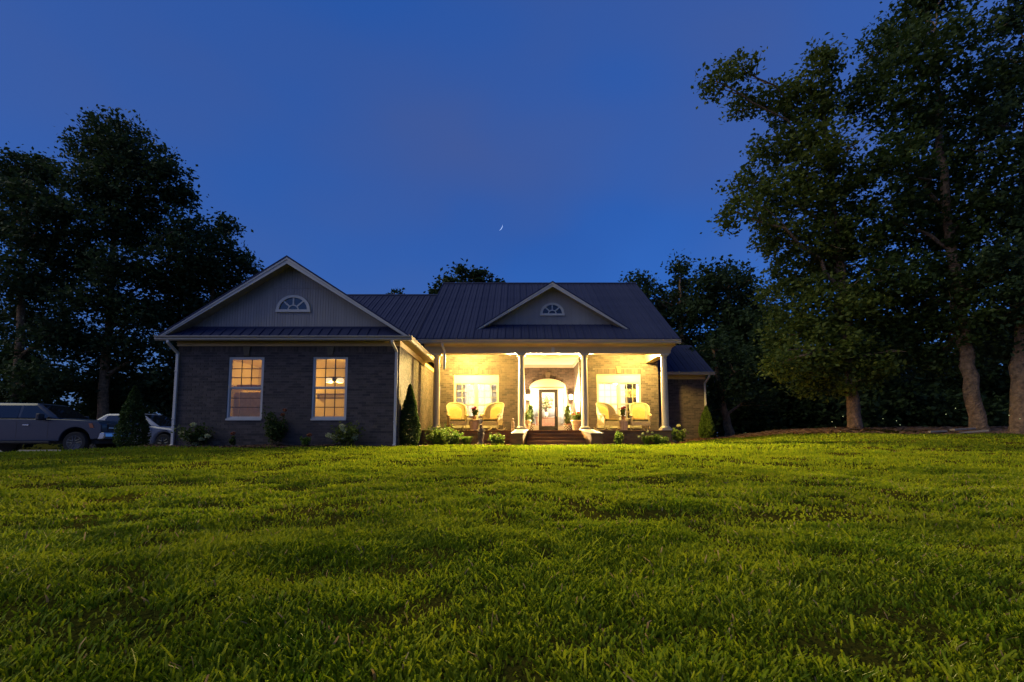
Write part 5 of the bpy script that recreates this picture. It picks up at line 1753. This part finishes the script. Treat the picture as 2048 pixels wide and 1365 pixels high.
# hall: console table with a bouquet behind the door
x, y = 1.62, 26.2
t = thing('console_table', 'orange wood chest standing in the hall behind the glass door', 'chest', (x, y, ZF))
zt = PZ(835, y)
MB().box(x - 0.55, x + 0.55, y - 0.22, y + 0.22, ZF + 0.08, zt - 0.04).build('body', M['wood'], t, bevel=0.01)
MB().box(x - 0.6, x + 0.6, y - 0.25, y + 0.25, zt - 0.039, zt).build('top', M['wood'], t, bevel=0.01)
for i in range(2):
    d = MB().box(x - 0.5 + i * 0.52, x - 0.02 + i * 0.52, y - 0.238, y - 0.221, ZF + 0.14, zt - 0.1).build('drawer', M['wood'], t, bevel=0.006)
    MB().sphere((x - 0.26 + i * 0.52, y - 0.25, (ZF + zt) / 2), 0.022).build('knob', M['brass'], d)
for sx in (-0.5, 0.5):
    for sy in (-0.18, 0.18):
        MB().box(x + sx - 0.03, x + sx + 0.03, y + sy - 0.03, y + sy + 0.03, ZF + 0.001, ZF + 0.08).build('leg', M['wood'], t)
t = plant('bouquet', 1094, 26.1, 0.85, 0.40, 'large bouquet of peach and yellow flowers seen through the front door', 95, m='leaf_lit', n=320, size=0.05, stems=16,
          blooms=[(-0.32, 0.5), (0.16, 0.8), (-0.2, 0.55), (-0.05, 0.75), (0.12, 0.62), (0.25, 0.45), (-0.28, 0.35), (0.05, 0.42), (0.02, 0.9), (-0.12, 0.9), (0.3, 0.68), (-0.05, 0.30), (0.18, 0.28)], bm='peach', cat='flowers', br=0.085, x=x, z0=zt + 0.26)
MB().lathe([(0.07, zt + 0.001), (0.11, zt + 0.10), (0.09, zt + 0.22), (0.06, zt + 0.27), (0.08, zt + 0.30)], x, 26.1, 18).build('vase', M['white'], t, smooth=True)
# dark patterned curtain in the far porch window and a pale sofa back
x0 = pw2[1] - 0.62
t = thing('curtain', 'dark patterned curtain gathered at the side of the far porch window', 'curtain', (x0 + 0.25, YP + 0.34, ZF))
vs, fs = [], []
n = 40
for j in range(2):
    for i in range(n):
        k = i / (n - 1)
        vs.append((x0 + 0.5 * k, YP + 0.34 + 0.035 * math.sin(k * 34), ZF + 0.02 if j == 0 else pw2[3] - 0.42))
cur = MB().add(vs, [(i, i + 1, n + i + 1, n + i) for i in range(n - 1)])
M['curtain'] = mat('patterned curtain', (0.05, 0.05, 0.055), 0.9, col2=(0.62, 0.52, 0.30), noise=(7, 1.0))
co = cur.build('cloth', M['curtain'], t, smooth=True)
co.modifiers.new('thick', 'SOLIDIFY').thickness = 0.004
MB().tube([(pw2[0] + 0.0, YP + 0.30, pw2[3] - 0.40), (pw2[1] - 0.0, YP + 0.30, pw2[3] - 0.40)], 0.014).build('rod', M['black'], t)
for (x, l_) in ((-1.6, 'brown sofa with its back to the shuttered window'), (4.9, 'grey sofa with its back to the curtained window')):
    t = thing('sofa', l_, 'sofa', (x, 23.0, ZF))
    mm = M['palewood'] if x < 0 else M['siding']
    MB().box(x - 0.95, x + 0.95, 22.65, 22.88, ZF + 0.1, ZF + 0.72).build('backrest', mm, t, bevel=0.05)
    MB().box(x - 0.95, x + 0.95, 22.881, 23.5, ZF + 0.1, ZF + 0.42).build('seat', mm, t, bevel=0.05)
    for s in (-1, 1):
        MB().box(x + s * 1.04 - 0.085, x + s * 1.04 + 0.085, 22.66, 23.5, ZF + 0.1, ZF + 0.58).build('armrest', mm, t, bevel=0.05)
        for yy in (22.75, 23.4):
            MB().box(x + s * 0.95 - 0.03, x + s * 0.95 + 0.03, yy - 0.03, yy + 0.03, ZF + 0.001, ZF + 0.099).build('leg', M['wood'], t)


# ================================================================== vehicles
def wheel(t, x, y, r, w, out):
    z = r
    prof = [(r * 0.62, -w / 2), (r * 0.93, -w / 2), (r, -w * 0.32), (r, w * 0.32), (r * 0.93, w / 2), (r * 0.62, w / 2)]
    tb = MB().lathe(prof, 0, 0, 30)
    vs = [(x + p[0], y + p[2], z + p[1]) for p in tb.v]
    wh = MB().add(vs, tb.f).build('wheel', M['rubber'], t, smooth=True)
    s = out
    rim = MB()
    a = MB().lathe([(r * 0.61, w * 0.50), (r * 0.64, w * 0.505), (r * 0.64, w * 0.40), (r * 0.58, w * 0.38), (r * 0.56, w * 0.1), (0.02, w * 0.08)], 0, 0, 30)
    rim.add([(x + p[0], y + s * p[2], z + p[1]) for p in a.v], a.f)
    for k in range(5):
        an = 2 * math.pi * k / 5 + 0.4
        c, si = math.cos(an), math.sin(an)
        for dd in (-0.04, 0.04):
            p0 = (x + 0.06 * c - dd * si, y + s * w * 0.46, z + 0.06 * si + dd * c)
            p1 = (x + r * 0.6 * c - dd * 1.4 * si, y + s * w * 0.44, z + r * 0.6 * si + dd * 1.4 * c)
            rim.tube([p0, p1], 0.022, 6)
    h = MB().lathe([(0.075, w * 0.3), (0.075, w * 0.47), (0.05, w * 0.50)], 0, 0, 16)
    rim.add([(x + p[0], y + s * p[2], z + p[1]) for p in h.v], h.f)
    rim.build('rim', M['alloy'], wh, smooth=True)


def bevelled(name, poly, y0, y1, m, parent, bev, seg=3):
    mb = MB().prism(poly, 'y', y0, y1)
    o = mb.build(name, m, parent, smooth=True)
    b = o.modifiers.new('bevel', 'BEVEL'); b.width = bev; b.segments = seg; b.limit_method = 'ANGLE'; b.angle_limit = R(40)
    return o


def arch_pts(cx, cz, r, a0=180, a1=0, n=12):
    return [(cx + r * math.cos(R(a0 + (a1 - a0) * k / n)), cz + r * math.sin(R(a0 + (a1 - a0) * k / n))) for k in range(n + 1)]


def loft4(name, m, parent, lo, hi, smooth=True, bev=0.0):
    """lo/hi: lists of 4 points each (quad loops)"""
    o = MB().add(lo + hi, [(0, 3, 2, 1), (4, 5, 6, 7), (0, 1, 5, 4), (1, 2, 6, 5), (2, 3, 7, 6), (3, 0, 4, 7)]).build(name, m, parent, smooth=smooth)
    if bev:
        b = o.modifiers.new('bevel', 'BEVEL'); b.width = bev; b.segments = 3
    return o


def quad_panel(name, m, parent, pts, nrm, t=0.006):
    n = Vector(nrm).normalized() * t
    a = [Vector(p) for p in pts]
    b = [p + n for p in a]
    k = len(a)
    mb = MB().add(a + b, [tuple(range(k)), tuple(range(2 * k - 1, k - 1, -1))] + [(i, i + k, (i + 1) % k + k, (i + 1) % k) for i in range(k)])
    return mb.build(name, m, parent)


def pickup(loc, rz):
    t = thing('pickup_truck', 'grey blue crew cab pickup parked at the picture edge', 'truck', (0, 0, 0))
    wr = 0.41
    xf, xr = 1.95, -1.62
    W = 0.985
    low = [(-2.9, 0.62), (-2.9, 0.50), (xr - 0.52, 0.50)] + arch_pts(xr, 0.46, 0.52)[1:-1] + [(xr + 0.52, 0.46), (xf - 0.53, 0.46)] + arch_pts(xf, 0.46, 0.53)[1:-1] + [(xf + 0.53, 0.52), (2.78, 0.55), (2.86, 0.80), (2.84, 1.10), (2.70, 1.21), (1.9, 1.27), (1.12, 1.30), (-1.42, 1.30), (-1.44, 1.36), (-2.9, 1.36)]
    body = bevelled('body', low, -W, W, M['paint_truck'], t, 0.10, 4)
    # hood dome and raised centre
    loft4('hood', M['paint_truck'], t, [(2.72, -0.72, 1.19), (2.72, 0.72, 1.19), (1.25, 0.80, 1.27), (1.25, -0.80, 1.27)], [(2.55, -0.52, 1.275), (2.55, 0.52, 1.275), (1.28, 0.62, 1.35), (1.28, -0.62, 1.35)], bev=0.03)
    # greenhouse
    lo = [(1.34, -0.93, 1.28), (1.34, 0.93, 1.28), (-1.44, 0.93, 1.28), (-1.44, -0.93, 1.28)]
    hi = [(0.44, -0.74, 1.92), (0.44, 0.74, 1.92), (-1.28, 0.74, 1.92), (-1.28, -0.74, 1.92)]
    cab = loft4('cab', M['paint_truck'], t, lo, hi, bev=0.11)
    L = lambda a, b, k: tuple(a[i] + (b[i] - a[i]) * k for i in range(3))
    # windscreen
    q = [L(lo[0], hi[0], .10), L(lo[1], hi[1], .10), L(lo[1], hi[1], .90), L(lo[0], hi[0], .90)]
    c = Vector((0, 0, 0))
    q = [(p[0], p[1] * 0.90, p[2]) for p in q]
    quad_panel('windscreen', M['carglass'], cab, q, (0.61, 0, 0.79), 0.008)
    for s in (-1, 1):
        def side(x, k):
            y = 0.93 + (0.74 - 0.93) * k
            return (x, s * (y + 0.002), 1.28 + 0.62 * k)
        nrm = (0, s, 0.3)
        quad_panel('side_window', M['carglass'], cab, [side(0.02, 0.10), side(1.02, 0.10), side(0.44, 0.86), side(0.02, 0.86)], nrm, 0.007)
        quad_panel('side_window', M['carglass'], cab, [side(-1.20, 0.10), side(-0.08, 0.10), side(-0.08, 0.86), side(-1.16, 0.86)], nrm, 0.007)
        # door seams and handles
        for xx in (1.02, -0.03, -1.30):
            MB().box(xx - 0.006, xx + 0.006, s * W - 0.002, s * W + 0.002, 0.56, 1.26).build('door_seam', M['plastic'], body)
        for xx in (0.18, -0.90):
            MB().box(xx, xx + 0.22, s * (W + 0.03) - 0.012, s * (W + 0.03) + 0.012, 1.05, 1.09).build('door_handle', M['chrome'], body, bevel=0.008)
        m4 = Matrix.Translation((0.86, s * 1.16, 1.36))
        MB().box(-0.07, 0.07, -0.13, 0.13, -0.12, 0.14, m4).build('mirror', M['plastic'], t, bevel=0.04)
        MB().tube([(0.90, s * 0.93, 1.30), (0.88, s * 1.08, 1.32)], 0.03).build('mirror_arm', M['plastic'], t)
        # headlight wraps the corner
        hl = MB().hexa([(2.84, s * 0.66, 0.93), (2.60, s * 0.998, 0.93), (2.60, s * 0.94, 0.93), (2.74, s * 0.66, 0.93), (2.82, s * 0.66, 1.13), (2.42, s * 0.998, 1.15), (2.42, s * 0.94, 1.15), (2.72, s * 0.66, 1.13)]).build('headlight', M['lens'], t, bevel=0.012)
        MB().hexa([(2.595, s * 1.0, 0.97), (2.46, s * 1.001, 0.97), (2.46, s * 0.95, 0.97), (2.595, s * 0.95, 0.97), (2.52, s * 1.0, 1.14), (2.40, s * 1.001, 1.14), (2.40, s * 0.95, 1.14), (2.52, s * 0.95, 1.14)]).build('marker_lens', M['amber'], hl)
        MB().lathe([(0.07, -0.02), (0.07, 0.02)], 0, 0, 14)
        fg = MB().box(2.90, 2.93, s * 0.72 - 0.13, s * 0.72 + 0.13, 0.60, 0.69).build('fog_light', M['lens'], t, bevel=0.01)
        for xx, ss in ((xf, s), (xr, s)):
            wheel(t, xx, s * 0.86, wr, 0.27, s)
        MB().box(-1.1, 1.15, s * 1.0 - 0.05, s * 1.0 + 0.04, 0.40, 0.455).build('running_board', M['plastic'], t, bevel=0.015)
    g = MB().box(2.80, 2.875, -0.64, 0.64, 0.80, 1.14).build('grille', M['plastic'], t, bevel=0.02)
    MB().box(2.876, 2.90, -0.66, 0.66, 0.955, 0.99).box(2.876, 2.899, -0.02, 0.02, 0.80, 0.954).box(2.876, 2.899, -0.02, 0.02, 0.991, 1.14).build('grille_bar', M['chrome'], g)
    bp = bevelled('bumper', [(2.72, 0.52), (2.93, 0.54), (2.99, 0.64), (2.97, 0.79), (2.72, 0.80)], -0.985, 0.985, M['chrome'], t, 0.035)
    MB().box(2.975, 2.992, -0.4, 0.4, 0.58, 0.66).build('intake', M['plastic'], bp)
    MB().box(-1.5, 2.6, -0.7, 0.7, 0.36, 0.5).build('chassis', M['plastic'], t)
    MB().box(-2.86, -1.5, -0.86, 0.86, 0.9, 1.29).build('bed_floor', M['plastic'], t)
    t.location = loc
    t.rotation_euler = (0, 0, R(rz))
    return t


def sedan(loc, rz):
    t = thing('parked_car', 'pale silver car parked between the pickup and the house', 'car', (0, 0, 0))
    xf, xr, wr, W = 1.40, -1.38, 0.33, 0.90
    low = [(-2.3, 0.55), (-2.28, 0.32), (xr - 0.42, 0.28)] + arch_pts(xr, 0.34, 0.40)[1:-1] + [(xr + 0.42, 0.26), (xf - 0.42, 0.26)] + arch_pts(xf, 0.34, 0.40)[1:-1] + [(xf + 0.42, 0.28), (2.28, 0.32), (2.36, 0.55), (2.26, 0.72), (1.75, 0.86), (0.95, 0.96), (-1.6, 0.99), (-2.25, 0.92)]
    body = bevelled('body', low, -W, W, M['paint_car'], t, 0.09, 4)
    lo = [(1.15, -0.80, 0.92), (1.15, 0.80, 0.92), (-2.0, 0.80, 0.95), (-2.0, -0.80, 0.95)]
    hi = [(0.20, -0.60, 1.47), (0.20, 0.60, 1.47), (-1.25, 0.60, 1.46), (-1.25, -0.60, 1.46)]
    cab = loft4('cabin', M['paint_car'], t, lo, hi, bev=0.08)
    L = lambda a, b, k: tuple(a[i] + (b[i] - a[i]) * k for i in range(3))
    q = [L(lo[0], hi[0], .08), L(lo[1], hi[1], .08), L(lo[1], hi[1], .92), L(lo[0], hi[0], .92)]
    quad_panel('windscreen', M['carglass'], cab, [(p[0], p[1] * 0.9, p[2]) for p in q], (0.5, 0, 0.86), 0.01)
    for s in (-1, 1):
        def side(x, k):
            y = 0.80 + (0.60 - 0.80) * k
            return (x, s * (y + 0.003), 0.93 + 0.54 * k)
        for (a, b, c_, d) in ((-0.22, 0.78, 0.20, -0.22), (-1.30, -0.30, -0.30, -1.12)):
            quad_panel('side_window', M['carglass'], cab, [side(a, 0.12), side(b, 0.12), side(c_, 0.84), side(d, 0.84)], (0, s, 0.35), 0.008)
        for xx in (0.92, -0.26):
            MB().box(xx - 0.005, xx + 0.005, s * W - 0.002, s * W + 0.002, 0.36, 0.92).build('door_seam', M['plastic'], body)
        for xx in (-0.16, -1.1):
            MB().box(xx, xx + 0.18, s * (W + 0.018) - 0.01, s * (W + 0.018) + 0.01, 0.80, 0.83).build('door_handle', M['paint_car'], body, bevel=0.006)
        MB().sphere((0.72, s * 0.98, 1.02), 0.13, 14, 8, (0.75, 0.9, 0.62)).build('mirror', M['paint_car'], t, smooth=True)
        MB().tube([(0.76, s * 0.78, 0.96), (0.73, s * 0.92, 0.99)], 0.022).build('mirror_arm', M['plastic'], t)
        MB().hexa([(2.33, s * 0.50, 0.60), (2.05, s * 0.905, 0.62), (2.0, s * 0.85, 0.62), (2.2, s * 0.5, 0.60), (2.27, s * 0.50, 0.70), (1.85, s * 0.905, 0.78), (1.8, s * 0.85, 0.78), (2.15, s * 0.5, 0.70)]).build('headlight', M['lens'], t, bevel=0.01)
        for xx in (xf, xr):
            wheel(t, xx, s * 0.80, wr, 0.2, s)
    MB().box(2.34, 2.365, -0.45, 0.45, 0.42, 0.56).build('grille', M['plastic'], t, bevel=0.01)
    MB().box(-1.2, 1.2, -0.7, 0.7, 0.2, 0.3).build('chassis', M['plastic'], t)
    t.location = loc
    t.rotation_euler = (0, 0, R(rz))
    return t


ra = R(8)
wx, wy = PXX(160, 18.7), 18.7                                # where the near front wheel stands
tx, ty = wx - (1.95 * math.cos(ra) + 0.86 * math.sin(ra)), wy - (1.95 * math.sin(ra) - 0.86 * math.cos(ra))
pickup((tx, ty, gz(wx, wy) + 0.05), 8)
cx_, cy_ = PXX(298, 21.6) - 0.85, 22.7
sd_car = sedan((cx_, cy_, gz(cx_, cy_) + 0.05), -2)
sd_car.scale = (1.12, 1.08, 1.16)

# ------------------------------------------------------------------ thin moon and fireflies
D = 1500.0
x, z = P(1003, 456, D)
K = 20
px_m = D / FPX
pts_o, pts_i = [], []
r_ = 12.5 * px_m
for k in range(K + 1):
    a = R(-52 + 62 * k / K)
    w = math.sin(math.pi * min(1, (k + 0.4) / (K + 0.8))) ** 0.7
    pts_o.append((r_ * 1.25 * math.cos(a), r_ * math.sin(a)))
    pts_i.append((r_ * 1.25 * math.cos(a) - 1.25 * px_m * w * (1.25 - 0.8 * k / K), r_ * math.sin(a)))
poly = pts_o + pts_i[::-1]
cxm = sum(p[0] for p in poly) / len(poly); czm = sum(p[1] for p in poly) / len(poly)
o = MB().prism([(x + p[0] - cxm, z + p[1] - czm) for p in poly], 'y', D, D + 1.0).build('crescent_moon', M['moon'])
tag(o, 'thin pale crescent moon in the blue sky above the roof', 'moon')
for i, (u, v, Y) in enumerate(((1664, 844, 19.5), (1671, 855, 19.6), (1681, 864, 19.4), (1793, 842, 20.5), (1800, 850, 20.2), (1766, 838, 21), (1892, 829, 17.8), (2018, 831, 17.5), (1686, 833, 19.5), (1911, 817, 18), (2040, 838, 17.0), (1491, 866, 24))):
    x, z = P(u, v, Y)
    o = MB().sphere((x, Y, z), 0.007, 8, 6, (1.4, 1, 0.9)).build('firefly', M['spark'])
    tag(o, 'tiny glowing firefly in the dark under the oaks', 'firefly', 'fireflies under the oaks')
